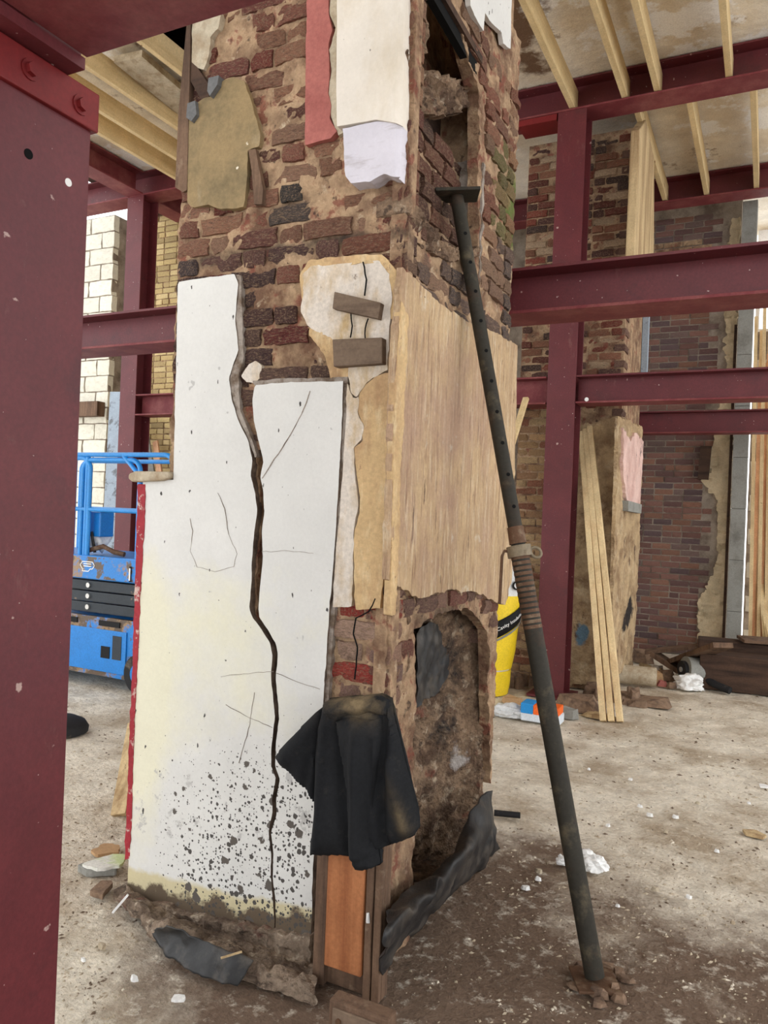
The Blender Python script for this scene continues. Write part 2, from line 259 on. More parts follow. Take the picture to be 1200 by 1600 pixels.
# ------------------------------------------------------------------ object builders
def wloc(o):
    v = Vector((0, 0, 0))
    while o: v += o.location; o = o.parent
    return v
def setp(o, label=None, cat=None, group=None, kind=None):
    if label: o['label'] = label
    if cat: o['category'] = cat
    if group: o['group'] = group
    if kind: o['kind'] = kind
    return o
def thing(name, label, cat, loc, group=None):
    o = bpy.data.objects.new(name, None); COL.objects.link(o); o.location = loc; o.empty_display_size = .1
    return setp(o, label, cat, group)
def struct(name):
    o = bpy.data.objects.new(name, None); COL.objects.link(o); o['kind'] = 'structure'; return o
class MB:
    def __init__(s): s.v = []; s.f = []
    def add(s, vs, fs):
        n = len(s.v); s.v += [tuple(v) for v in vs]; s.f += [tuple(i + n for i in f) for f in fs]; return s
    def box(s, a, b):
        x0, y0, z0 = a; x1, y1, z1 = b
        return s.add([(x0, y0, z0), (x1, y0, z0), (x1, y1, z0), (x0, y1, z0), (x0, y0, z1), (x1, y0, z1), (x1, y1, z1), (x0, y1, z1)],
                     [(0, 3, 2, 1), (4, 5, 6, 7), (0, 1, 5, 4), (1, 2, 6, 5), (2, 3, 7, 6), (3, 0, 4, 7)])
    def hexa(s, q0, q1):     # two quads, joined (front then back)
        return s.add(list(q0) + list(q1), [(0, 1, 2, 3), (7, 6, 5, 4), (1, 0, 4, 5), (2, 1, 5, 6), (3, 2, 6, 7), (0, 3, 7, 4)])
    def bar(s, p0, p1, w, t, side=None, twist=0):    # box along p0-p1, w across 'side', t across the other
        p0 = Vector(p0); p1 = Vector(p1); d = (p1 - p0).normalized()
        side = Vector(side) if side is not None else (ZU.cross(d) if abs(d.z) < .95 else Vector((1, 0, 0)))
        a = (side - d * side.dot(d)).normalized(); b = d.cross(a)
        a *= w / 2; b *= t / 2
        return s.hexa([p0 - a - b, p0 + a - b, p0 + a + b, p0 - a + b][::-1], [p1 - a - b, p1 + a - b, p1 + a + b, p1 - a + b][::-1])
    def tube(s, p0, p1, r, n=14, r1=None, cap=True):
        p0 = Vector(p0); p1 = Vector(p1); r1 = r if r1 is None else r1
        d = (p1 - p0).normalized(); a = d.orthogonal().normalized(); b = d.cross(a)
        vs = []
        for p, q in ((p0, r), (p1, r1)):
            for i in range(n):
                t = 2 * math.pi * i / n; vs.append(p + a * math.cos(t) * q + b * math.sin(t) * q)
        fs = [(i, (i + 1) % n, n + (i + 1) % n, n + i) for i in range(n)]
        if cap: fs += [tuple(range(n - 1, -1, -1)), tuple(range(n, 2 * n))]
        return s.add(vs, fs)
    def path(s, pts, r, n=10):
        pts = [Vector(p) for p in pts]; k = len(pts); rings = []
        ref = None
        for i, p in enumerate(pts):
            d = (pts[min(i + 1, k - 1)] - pts[max(i - 1, 0)]).normalized()
            if ref is None: ref = d.orthogonal().normalized()
            a = (ref - d * ref.dot(d)).normalized(); ref = a; b = d.cross(a)
            rings.append([p + a * math.cos(2 * math.pi * j / n) * r + b * math.sin(2 * math.pi * j / n) * r for j in range(n)])
        vs = [v for q in rings for v in q]; fs = []
        for i in range(k - 1):
            for j in range(n): fs.append((i * n + j, i * n + (j + 1) % n, (i + 1) * n + (j + 1) % n, (i + 1) * n + j))
        fs += [tuple(range(n - 1, -1, -1)), tuple(range((k - 1) * n, k * n))]
        return s.add(vs, fs)
    def prism(s, poly, plane, h0, h1):
        n = len(poly); vs = [plane.P(a, b, h1) for a, b in poly] + [plane.P(a, b, h0) for a, b in poly]
        return s.add(vs, [tuple(range(n)), tuple(range(2 * n - 1, n - 1, -1))] + [((i + 1) % n, i, n + i, n + (i + 1) % n) for i in range(n)])
    def blob(s, c, r, seed=0, amp=.3, sub=2, flat=(1, 1, 1)):
        bm = bmesh.new(); bmesh.ops.create_icosphere(bm, subdivisions=sub, radius=1)
        vs = []
        for v in bm.verts:
            k = 1 + amp * NZ(v.co.x * 1.6 + seed * 7.1, v.co.y * 1.6, v.co.z * 1.6 + seed)
            vs.append((c[0] + v.co.x * r * k * flat[0], c[1] + v.co.y * r * k * flat[1], c[2] + v.co.z * r * k * flat[2]))
        fs = [tuple(v.index for v in f.verts) for f in bm.faces]; bm.free()
        return s.add(vs, fs)
    def stone(s, c, sx, sy, sz, seed, rot=0):   # irregular broken lump: box with chopped corners
        r = random.Random(seed); vs = []
        for z in (0, 1):
            for k in range(6):
                t = 2 * math.pi * k / 6 + r.uniform(-.3, .3) + rot; q = (1 if z == 0 else r.uniform(.6, .9)) * r.uniform(.75, 1.05)
                vs.append((c[0] + math.cos(t) * sx * q, c[1] + math.sin(t) * sy * q, c[2] + (sz * r.uniform(.75, 1.1) if z else 0)))
        return s.add(vs, [tuple(range(5, -1, -1)), tuple(range(6, 12))] + [(i, (i + 1) % 6, 6 + (i + 1) % 6, 6 + i) for i in range(6)])
    def mesh(s, name, org):
        me = bpy.data.meshes.new(name); me.from_pydata([(v[0] - org[0], v[1] - org[1], v[2] - org[2]) for v in s.v], [], s.f); me.update(); return me
    def build(s, name, m, parent=None, smooth=False, bevel=0, kind=None, org=None, label=None):
        a = np.array(s.v); o3 = Vector((a.min(0) + a.max(0)) / 2) if org is None else Vector(org)
        if parent is None and org is None: o3.z = a[:, 2].min()
        me = s.mesh(name, o3); me.materials.append(M[m] if isinstance(m, str) else m)
        o = bpy.data.objects.new(name, me); COL.objects.link(o)
        if parent: o.parent = parent; o.location = o3 - wloc(parent)
        else: o.location = o3
        if smooth:
            me.polygons.foreach_set('use_smooth', [True] * len(me.polygons)); me.set_sharp_from_angle(angle=smooth if smooth is not True else .7)
        if bevel:
            b = o.modifiers.new('bevel', 'BEVEL'); b.width = bevel; b.segments = 2; b.limit_method = 'ANGLE'
        if kind: o['kind'] = kind
        if label: o['label'] = label
        return o
class Plane:
    def __init__(s, o, ua, ub): s.o = Vector(o); s.ua = Vector(ua); s.ub = Vector(ub); s.n = s.ua.cross(s.ub)
    def P(s, a, b, h=0.): return s.o + s.ua * a + s.ub * b + s.n * h
    def px(s, pts):          # pixels of the photo measured onto this face
        out = []
        for x, y in pts:
            d = ray(x, y); t = (s.o - EYE).dot(s.n) / d.dot(s.n); q = EYE + d * t - s.o; out.append((q.dot(s.ua), q.dot(s.ub)))
        return out
def resample(poly, step, jit, seed):
    out = []
    n = len(poly)
    for i in range(n):
        p = np.array(poly[i]); q = np.array(poly[(i + 1) % n]); d = q - p; l = np.linalg.norm(d)
        if l < 1e-6: continue
        k = max(1, int(l / step)); nr = np.array([-d[1], d[0]]) / l
        for j in range(k):
            b = p + d * j / k; e = min(1, 4 * min(j, k - j) / k + .15)
            b = b + nr * jit * e * (NZ(b[0] * 22 + seed, b[1] * 22, seed * 3.3) + .6 * NZ(b[0] * 60, b[1] * 60 + seed, 2.))
            out.append(b)
    return np.array(out)
def inside(P, poly):
    x, y = P[:, 0], P[:, 1]; r = np.zeros(len(P), bool); n = len(poly)
    for i in range(n):
        x0, y0 = poly[i]; x1, y1 = poly[i - 1]
        if y0 == y1: continue
        c = ((y0 > y) != (y1 > y)) & (x < (x1 - x0) * (y - y0) / (y1 - y0) + x0); r ^= c
    return r
def slab(name, m, parent, poly, plane, off, th, cell=.012, amp=.0015, freq=14., jit=.004, attrs=None, disp=None, st=(1, 1), holes=(), smooth=.55, seed=None, label=None, kind=None, edge=None, hjit=.012):
    """a broken sheet of plaster / cloth / mortar on a face: gridded, edge following poly, own thickness"""
    seed = rnd.uniform(0, 50) if seed is None else seed
    pd = resample(poly, min(cell, .014), jit, seed)
    lo, hi = pd.min(0) - cell, pd.max(0) + cell
    nx, ny = int((hi[0] - lo[0]) / cell) + 2, int((hi[1] - lo[1]) / cell) + 2
    gx = lo[0] + np.arange(nx + 1) * cell; gy = lo[1] + np.arange(ny + 1) * cell
    cx, cy = np.meshgrid(gx[:-1] + cell / 2, gy[:-1] + cell / 2, indexing='ij')
    keep = inside(np.stack([cx.ravel(), cy.ravel()], 1), pd)
    hp = [resample(h, .014, hjit, seed + 9) for h in holes]
    for h in hp: keep &= ~inside(np.stack([cx.ravel(), cy.ravel()], 1), h)
    keep = keep.reshape(nx, ny)
    cnt = np.zeros((nx + 1, ny + 1), int)
    for dx in (0, 1):
        for dy in (0, 1): cnt[dx:dx + nx, dy:dy + ny] += keep
    idx = -np.ones((nx + 1, ny + 1), int); used = cnt > 0; idx[used] = np.arange(used.sum())
    ii, jj = np.where(used); A = np.stack([gx[ii], gy[jj]], 1); bnd = (cnt[used] < 4)
    allp = [pd] + hp; seg0 = np.concatenate(allp); seg1 = np.concatenate([np.roll(q, -1, 0) for q in allp])
    B = A[bnd]
    if len(B):
        best = np.full(len(B), 1e9); bp = B.copy(); d = seg1 - seg0; l2 = np.maximum((d ** 2).sum(1), 1e-12)
        for s0 in range(0, len(B), 400):
            b = B[s0:s0 + 400]
            t = np.clip(((b[:, None] - seg0) * d).sum(2) / l2, 0, 1); q = seg0 + t[..., None] * d; ds = ((b[:, None] - q) ** 2).sum(2)
            k = ds.argmin(1); bp[s0:s0 + 400] = q[np.arange(len(b)), k]; best[s0:s0 + 400] = ds[np.arange(len(b)), k]
        okm = best < (cell * 1.3) ** 2; B[okm] = bp[okm]; A[bnd] = B
    H = np.full(len(A), off, float)
    if amp: H += np.array([amp * (noise.noise((a * freq * st[0] + seed, b * freq * st[1], seed)) + .6 * noise.noise((a * freq * 2.7 * st[0], b * freq * 2.7 * st[1] + seed, 1.)) + .35 * noise.noise((a * freq * 6 * st[0], b * freq * 6 * st[1] + seed, 4.))) for a, b in A])
    if disp is not None: H += disp(A)
    P = np.array(plane.o)[None] + A[:, :1] * np.array(plane.ua) + A[:, 1:] * np.array(plane.ub) + H[:, None] * np.array(plane.n)
    F = []; ci, cj = np.where(keep)
    F = np.stack([idx[ci, cj], idx[ci + 1, cj], idx[ci + 1, cj + 1], idx[ci, cj + 1]], 1).tolist()
    kp = np.pad(keep, 1)
    nfront = len(F); be = []
    for (di, dj, a, b) in ((0, -1, (0, 0), (1, 0)), (1, 0, (1, 0), (1, 1)), (0, 1, (1, 1), (0, 1)), (-1, 0, (0, 1), (0, 0))):
        q = keep & ~kp[1 + di:1 + di + nx, 1 + dj:1 + dj + ny]; i2, j2 = np.where(q)
        be += list(zip(idx[i2 + a[0], j2 + a[1]], idx[i2 + b[0], j2 + b[1]]))
    V = P.tolist(); back = {}
    for a, b in be:
        for q in (a, b):
            if q not in back:
                back[q] = len(V); p = P[q] - np.array(plane.n) * (H[q] - off + th); V.append(p.tolist())
        F.append([int(b), int(a), back[a], back[b]])
    mb = MB(); mb.v = V; mb.f = F
    o = mb.build(name, m, parent, smooth=smooth, label=label, kind=kind)
    if edge:
        o.data.materials.append(M[edge]); o.data.polygons.foreach_set('material_index', [0] * nfront + [1] * (len(F) - nfront))
    for nm, fn in (attrs or {}).items():
        at = o.data.attributes.new(nm, 'FLOAT', 'POINT'); at.data.foreach_set('value', np.clip(fn(np.array(V)), 0, 1).astype(np.float32))
    return o
def loft(name, m, parent, lines, nu=40, nv=16, amp=.01, freq=8, th=.003, label=None, seed=0.):
    def samp(pts, k):
        pts = np.array([tuple(p) for p in pts]); n = len(pts); t = np.linspace(0, n - 1, k); i = np.clip(t.astype(int), 0, n - 2); f = (t - i)[:, None]
        p0 = pts[np.maximum(i - 1, 0)]; p1 = pts[i]; p2 = pts[i + 1]; p3 = pts[np.minimum(i + 2, n - 1)]
        return .5 * ((2 * p1) + (-p0 + p2) * f + (2 * p0 - 5 * p1 + 4 * p2 - p3) * f ** 2 + (-p0 + 3 * p1 - 3 * p2 + p3) * f ** 3)
    rows = np.array([samp(l, nu) for l in lines]); g = np.array([samp(rows[:, i], nv) for i in range(nu)])
    V = []
    for i in range(nu):
        for j in range(nv):
            p = g[i, j]; d = noise.noise_vector(tuple(p * freq + seed)); d2 = noise.noise_vector(tuple(p * freq * 2.6 + seed))
            q = p + np.array(d) * amp + np.array(d2) * amp * .45; q[2] = max(q[2], .006); V.append(tuple(q))
    mb = MB(); mb.v = V; mb.f = [(i * nv + j, (i + 1) * nv + j, (i + 1) * nv + j + 1, i * nv + j + 1) for i in range(nu - 1) for j in range(nv - 1)]
    o = mb.build(name, m, parent, smooth=1.2, label=label)
    s = o.modifiers.new('thickness', 'SOLIDIFY'); s.thickness = th; return o
def textpart(body, size, m, parent, matrix, extrude=.001, name='lettering', align='CENTER'):
    c = bpy.data.curves.new(name, 'FONT'); c.body = body; c.size = size; c.extrude = extrude; c.align_x = align; c.align_y = 'CENTER'
    t = bpy.data.objects.new('tmp', c); COL.objects.link(t); bpy.context.view_layer.update()
    me = bpy.data.meshes.new_from_object(t.evaluated_get(bpy.context.evaluated_depsgraph_get())); bpy.data.objects.remove(t)
    me.name = name; me.materials.clear(); me.materials.append(M[m])
    o = bpy.data.objects.new(name, me); COL.objects.link(o); o.parent = parent
    mm = matrix.copy(); mm.translation = mm.translation - wloc(parent); o.matrix_local = mm; return o

# bricks: a few irregular shapes, shared by every brick object
def brick_mesh(seed, m):
    r = random.Random(seed); j = lambda q: r.uniform(-q, q); vs = []; nx, nz = 6, 4
    worn = .05 if m == 'brick' else .025
    for iz in range(nz):
        for ix in range(nx):
            u = ix / (nx - 1) - .5; v = iz / (nz - 1) - .5; e = (ix in (0, nx - 1)) + (iz in (0, nz - 1))
            vs.append((u * (.985 if not e else .97) + j(.018), -.5 + e * worn + j(worn) + (r.random() < .12) * worn * 2.2, v * (1 if not e else .96) + j(.04 if m == 'brick' else .02)))
    nf = len(vs); fs = [(iz * nx + ix, iz * nx + ix + 1, (iz + 1) * nx + ix + 1, (iz + 1) * nx + ix) for iz in range(nz - 1) for ix in range(nx - 1)]
    rim = [i for i in range(nx)] + [k * nx + nx - 1 for k in range(1, nz)] + [(nz - 1) * nx + i for i in range(nx - 2, -1, -1)] + [k * nx for k in range(nz - 2, 0, -1)]
    for i in rim: vs.append((vs[i][0] * 1.01, .5, vs[i][2] * 1.01))
    n = len(rim); fs += [(rim[(k + 1) % n], rim[k], nf + k, nf + (k + 1) % n) for k in range(n)]
    me = bpy.data.meshes.new('brick'); me.from_pydata(vs, [], fs); me.materials.append(M[m]); me.update()
    me.polygons.foreach_set('use_smooth', [True] * len(me.polygons)); me.set_sharp_from_angle(angle=.9); return me
BR = {k: [brick_mesh(i, k) for i in range(8)] for k in ('brick', 'brick_clean', 'block')}
def brick(parent, plane, a, b, la, lb, dep, off, col, kind='brick', name='brick', tilt=.012):
    o = bpy.data.objects.new(name, rnd.choice(BR[kind])); COL.objects.link(o); o.parent = parent
    p = plane.P(a, b, off - dep / 2); o.location = p - wloc(parent)
    rz = math.atan2(plane.n.x, -plane.n.y)
    o.color = col; o.rotation_euler = (rnd.uniform(-tilt, tilt), rnd.uniform(-tilt, tilt), rz + rnd.uniform(-tilt, tilt)); o.scale = (la, dep, lb)
    if rnd.random() < .5: o.rotation_euler.y += math.pi
    o.color = col; return o
def shade(c, k): return (c[0] * k, c[1] * k, c[2] * k, 1)

# steel sections ---------------------------------------------------------------
def beam(label, p0, p1, h=.25, b=.25, tf=.016, tw=.012, m='steel', name='steel_beam', end=False):
    """universal beam, top of steel at p.z, along X or Y"""
    p0 = Vector(p0); p1 = Vector(p1); d = (p1 - p0).normalized(); s = Vector((d.y, -d.x, 0)); mid = (p0 + p1) / 2
    t = thing(name, label, 'steel beam', (mid.x, mid.y, mid.z - h))
    for z, mf in ((p0.z - tf / 2, m), (p0.z - h + tf / 2, 'steel_dusty')):
        MB().bar(Vector((p0.x, p0.y, z)), Vector((p1.x, p1.y, z)), b, tf, s).build('flange', mf, t, bevel=.002)
    zc = p0.z - h / 2
    MB().bar(Vector((p0.x, p0.y, zc)), Vector((p1.x, p1.y, zc)), tw, h - 2 * tf, s).build('web', m, t)
    return t
def column(label, x, y, z0, z1, h=.254, b=.254, tf=.016, tw=.011, m='steel', plate=True, face='Y'):
    """flanges face +-Y (or +-X)"""
    t = thing('steel_column', label, 'steel column', (x, y, z0))
    zb = z0 + (.02 if plate else 0)
    for k in (-1, 1):
        q = k * (h / 2 - tf / 2)
        if face == 'Y': MB().box((x - b / 2, y + q - tf / 2, zb), (x + b / 2, y + q + tf / 2, z1)).build('flange', m, t, bevel=.002)
        else: MB().box((x + q - tf / 2, y - b / 2, zb), (x + q + tf / 2, y + b / 2, z1)).build('flange', m, t, bevel=.002)
    if face == 'Y': MB().box((x - tw / 2, y - h / 2 + tf, zb), (x + tw / 2, y + h / 2 - tf, z1)).build('web', m, t)
    else: MB().box((x - h / 2 + tf, y - tw / 2, zb), (x + h / 2 - tf, y + tw / 2, z1)).build('web', m, t)
    if plate:
        MB().box((x - .19, y - .19, z0), (x + .19, y + .19, z0 + .02)).build('base_plate', m, t)
    return t
def bolt(parent, p, n, r=.016, m='steel_bright'):
    p = Vector(p); n = Vector(n); MB().tube(p, p + n * .004, r * 1.5, 14).tube(p + n * .004, p + n * .016, r, 6).build('bolt', m, parent)

# ================================================================== SETTING
# floor: gently uneven dusty slab
FX0, FX1, FY0, FY1 = -13.0, 7.0, -4.0, 12.5
def floor_h(x, y): return .012 * NZ(x * 1.3, y * 1.3, 0) + .006 * NZ(x * 5, y * 5, 3) + .003 * NZ(x * 14, y * 14, 5) - .012
xs = np.concatenate([np.arange(FX0, -3.5, .12), np.arange(-3.5, 2.0, .03), np.arange(2.0, FX1 + .01, .12)])
ys = np.concatenate([np.arange(FY0, 1.2, .15), np.arange(1.2, 5.0, .03), np.arange(5.0, FY1 + .01, .08)])
mb = MB(); ny_ = len(ys)
mb.v = [(float(x), float(y), floor_h(x, y)) for x in xs for y in ys]
mb.f = [(i * ny_ + j, (i + 1) * ny_ + j, (i + 1) * ny_ + j + 1, i * ny_ + j + 1) for i in range(len(xs) - 1) for j in range(ny_ - 1)]
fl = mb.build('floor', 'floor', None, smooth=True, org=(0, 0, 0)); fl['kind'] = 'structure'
va = np.array(mb.v)
mud_and_shade = .54 * sst(4.7, 2.3, va[:, 1] - .2 * va[:, 0]) * sst(-2.6, -1.0, va[:, 0]) + .25 * sst(.55, .05, np.maximum(np.abs(va[:, 0] + 1.65) - .55, np.abs(va[:, 1] - 2.95) - .6)) - .10 + .14 * sst(-2.4, -1.2, va[:, 0])  # brown mud, with the dim foreground's shade also painted into the colour
at = fl.data.attributes.new('mud_and_shade', 'FLOAT', 'POINT'); at.data.foreach_set('value', (mud_and_shade + .22).astype(np.float32))

# ceiling of the upper storey, broken open left of the chimney
ZC = 5.56
ceil_pl = Plane((0, 0, ZC), (1, 0, 0), (0, -1, 0))       # normal looks down
def cp(pts): return [(onZ(x, y, ZC).x, -onZ(x, y, ZC).y) for x, y in pts]
hole = cp([(232, 70), (252, 95), (300, 130), (330, 118), (335, 30), (300, 20), (232, 44)])
slab('ceiling', 'ceil', None, [(-7.6, -11.9), (3.4, -11.9), (3.4, 3.0), (-7.6, 3.0)], ceil_pl, 0, .04, cell=.09, amp=.006, freq=3, jit=0, holes=[hole], smooth=1.0,
     attrs={'dirty': lambda P: .22 + .35 * sst(-4.6, -4.0, P[:, 0]) * sst(6.9, 6.6, P[:, 1]) * sst(-1.2, -2.0, P[:, 0]) + .25 * sst(-7, -5.6, P[:, 0]) * sst(6.6, 5.2, P[:, 1]) * sst(-1, -3, P[:, 0])})['kind'] = 'structure'
r_ = MB().box((-7.6, -3.0, 6.3), (3.4, 11.9, 6.4)).build('ceiling_roof_deck', 'timber_dark', None); r_['kind'] = 'structure'
for k, (a, b) in enumerate((((-7.7, -3.1, ZC), (-7.6, 12, 6.4)), ((3.4, -3.1, ZC), (3.5, 12, 6.4)), ((-7.6, -3.1, ZC), (3.4, -3.0, 6.4)), ((-7.6, 11.9, ZC), (3.4, 12, 6.4)))):
    MB().box(a, b).build('trim_%d' % (k + 1), 'timber_dark', None)['kind'] = 'structure'
MB().box((-1.2, -3.0, 2.912), (3.4, 1.08, 2.97)).build('ceiling_added_shade_deck', 'timber_old', None)['kind'] = 'structure'  # unseen deck, added to darken the right foreground and upper chimney

def wall_plane(Y): return Plane((0, Y, 0), (1, 0, 0), (0, 0, 1))
# far brick wall behind the pier
YB = 10.1; wb = struct('wall_back'); WP = wall_plane(YB)
MB().box((-7.0, YB + .012, 0), (-.41, YB + .25, ZC)).build('mortar_bed', 'mortar_far', wb)
far_pal = [C(116, 84, 76), C(104, 78, 74), C(126, 92, 82), C(96, 78, 78), C(132, 96, 80), C(110, 90, 84)]
left_over = MB(); nbr = 0
for row in range(72):
    z = .04 + row * .075
    if 3.2 < z < 2.6: continue
    x = -1.62 + (row % 2) * .112
    while x < -.52:
        q = proj([(x, YB, z)])[0]
        vis = not (378 < q[1] < 470 or 650 < q[1] < 680 or 590 < q[1] < 628)
        L_ = .215 if rnd.random() < .85 else .105
        ragged = x + L_ > -.56 + .1 * NZ(0, 0, z * 3)
        if not ragged:
            if vis and nbr < 290 and q[1] > 330:
                brick(wb, WP, x + L_ / 2, z, L_, .064, .1, rnd.uniform(-.004, .006), shade(rnd.choice(far_pal), rnd.uniform(.85, 1.15)), 'brick_clean', tilt=.006); nbr += 1
            else: left_over.box((x, YB - .002, z - .031), (x + L_, YB + .05, z + .031))
        x += L_ + .010
lo_ = left_over.build('brick_courses', 'mortar', wb, kind='stuff')
slab('torn_edge', 'straw', wb, [(-.70, .15), (-.42, .15), (-.42, 5.3), (-.52, 5.3), (-.56, 4.2), (-.52, 3.3), (-.62, 2.6), (-.74, 2.35), (-.72, 2.1), (-.55, 1.9), (-.53, 1.2), (-.60, .95), (-.72, .7)], WP, .035, .06, cell=.03, amp=.05, freq=7, jit=.05)
MB().bar((-.425, 10.04, .1), (-.425, 10.04, 4), .03, .04).bar((-.72, 10.04, 2.15), (-.70, 10.04, 2.55), .12, .09).build('exposed_dark_cavity', 'timber_dark', wb)
# grey concrete post at the end of that wall
t = thing('concrete_post', 'slim grey concrete post at the end of the dark brick wall', 'post', (-.315, 9.93, 0))
for k in range(9): MB().box((-.395, 9.85, .004 + k * .60), (-.235, 10.05, .601 + k * .60)).build('block', 'concrete', t, bevel=.006)
# block wall with a high opening behind the timber lengths
wr = struct('wall_back_right'); MB().box((-.25, 11.35, 0), (6, 11.55, 4.2)).build('block_backing', 'mortar_far', wr)
WP2 = wall_plane(11.35)
for row in range(18):
    for k in range(5):
        x = -.24 + k * .45 + (row % 2) * .22
        if x < 1.4: brick(wr, WP2, x + .22, .12 + row * .225, .44, .215, .1, .012, shade(C(206, 200, 184), rnd.uniform(.9, 1.05)), 'block', 'block', .003)
MB().box((-.25, 11.35, 5.15), (6, 11.55, ZC)).build('lintel', 'brick_clean', wr)
wn = struct('window_1'); MB().box((-.25, 11.40, 4.2), (-.2, 11.5, 5.15)).box((.9, 11.40, 4.2), (.95, 11.5, 5.15)).box((-.2, 11.40, 4.2), (.9, 11.5, 4.25)).box((-.2, 11.40, 5.1), (.9, 11.5, 5.15)).build('window_frame', 'white', wn)
MB().box((.95, 11.35, 4.2), (6, 11.55, 5.15)).build('pier_panel', 'mortar_far', wr)

# left background walls
YL = 7.75; WL = wall_plane(YL)
wl = struct('wall_left'); MB().box((-9.3, YL + .012, 0), (-8.22, YL + .3, ZC)).build('mortar_bed', 'mortar_far', wl)
for row in range(25):
    for k in range(6):
        x = -10.9 + k * .45 + (row % 2) * .22
        x1 = min(x + .44, -8.20)
        if x > -9.4 and x1 - x > .05: brick(wl, WL, (x + x1) / 2, .115 + row * .222, x1 - x - .004, .213, .1, .005, shade(C(226, 222, 206), rnd.uniform(.9, 1.05)), 'block', 'block', .003)
wy = struct('wall_back_left'); YY = 8.0; WY = wall_plane(YY)
MB().box((-8.22, YY + .012, 0), (-4.2, YY + .3, ZC)).build('mortar_bed', 'mortar', wy)
for row in range(72):
    z = .04 + row * .077; x = -8.2 + (row % 2) * .11
    while x < -7.0:
        L_ = .215 if rnd.random() < .75 else .105
        q = proj([(x, YY, z)])[0]
        if 300 < q[1] < 900: brick(wy, WY, x + L_ / 2, z, L_, .066, .1, rnd.uniform(-.004, .010), shade(rnd.choice([C(196, 174, 124), C(186, 162, 114), C(206, 184, 136), C(172, 150, 108)]), rnd.uniform(.85, 1.1)), 'brick_clean', tilt=.015)
        x += L_ + .012

# ================================================================== MAIN CHIMNEY
CX, CY = -1.14, 2.37            # near corner
CXL, CYR = -2.16, 3.58
LF = Plane((0, CY, 0), (1, 0, 0), (0, 0, 1)); RF = Plane((CX, 0, 0), (0, 1, 0), (0, 0, 1))
ch = thing('chimney_stack', 'large freestanding stripped chimney stack with cracked white plaster and bare brick', 'chimney', (-1.65, 2.97, 0))
ZT = 5.5
# hidden masonry body, leaving the fireplace and the upper recess open
core = MB().box((CXL + .01, CY + .05, 0), (-1.58, CYR - .01, ZT))
core.box((-1.58, CY + .05, 0), (CX - .05, 2.545, ZT)).box((-1.58, 3.53, 0), (CX - .05, CYR - .01, ZT))
core.box((-1.58, 2.545, 1.30), (CX - .05, 3.53, 2.42)).box((-1.58, 2.545, 2.42), (-1.265, 3.53, 3.10)).box((-1.58, 3.13, 2.42), (CX - .05, 3.53, ZT)).box((-1.58, 2.545, 3.42), (-1.35, 3.13, ZT))
core.box((-2.27, CY + .05, 0), (CXL + .01, CY + .40, 1.69))
core.build('masonry_body', 'mortar', ch)

fp_px = [(650, 1420), (655, 985), (690, 958), (735, 950), (766, 985), (771, 1340), (760, 1360), (700, 1420)]
fp = RF.px(fp_px); fp = [(a, max(b, 0.0)) for a, b in fp]
rc_px = [(641, 290), (641, -40), (700, -40), (742, 112), (752, 150), (752, 385), (735, 395), (700, 388), (668, 345)]
rc = RF.px(rc_px)
def soot_mask(P):
    q = proj(P); x, y = q[:, 0], q[:, 1]
    band = np.exp(-((y - (428 - .14 * (x - 297) - 18)) / 16) ** 2) * sst(285, 300, x) * (x < 640)
    blob = np.exp(-(((x - 455) / 45) ** 2 + ((y - 325) / 24) ** 2))
    arch = np.exp(-(((x - 690) / 55) ** 2 + ((y - 965) / 45) ** 2)); patch = np.exp(-(((x - 640) / 34) ** 2 + ((y - 385) / 40) ** 2))
    return .16 + .46 * np.maximum.reduce([band, blob, arch, .6 * patch])
moss_mask = lambda P: (lambda q: .12 + .55 * np.exp(-(((q[:, 0] - 800) / 22) ** 2 + ((q[:, 1] - 330) / 110) ** 2)))(proj(P))
cl = [(406, 700), (408, 745), (411, 775), (412, 830), (408, 880), (407, 912), (403, 955), (412, 975), (426, 1000), (434, 1025), (432, 1055), (435, 1092), (438, 1120), (433, 1160), (432, 1195), (439, 1217), (433, 1245), (434, 1268), (427, 1298), (430, 1330), (429, 1368), (433, 1400)]
CRACK = LF.px([(x - 7, y) for x, y in cl] + [(x + 7, y) for x, y in cl[::-1]])
# lumpy mortar between and over the bricks
slab('mortar_face', 'mortar', ch, [(CXL, 0.0), (CX + .001, 0.0), (CX + .001, 3.9), (CXL, 3.9)], LF, -.009, .05, cell=.011, amp=.015, freq=9, jit=0, holes=[CRACK], attrs={'soot': soot_mask, 'moss': lambda P: P[:, 0] * 0 + .1}, seed=3.)
slab('mortar_face', 'mortar', ch, [(CY - .001, 0), (CYR, 0), (CYR, 3.9), (CY - .001, 3.9)], RF, -.012, .05, cell=.011, amp=.014, freq=9, jit=0, holes=[[(a, b if b > .01 else -.02) for a, b in fp], rc], attrs={'soot': soot_mask, 'moss': moss_mask}, seed=5.)

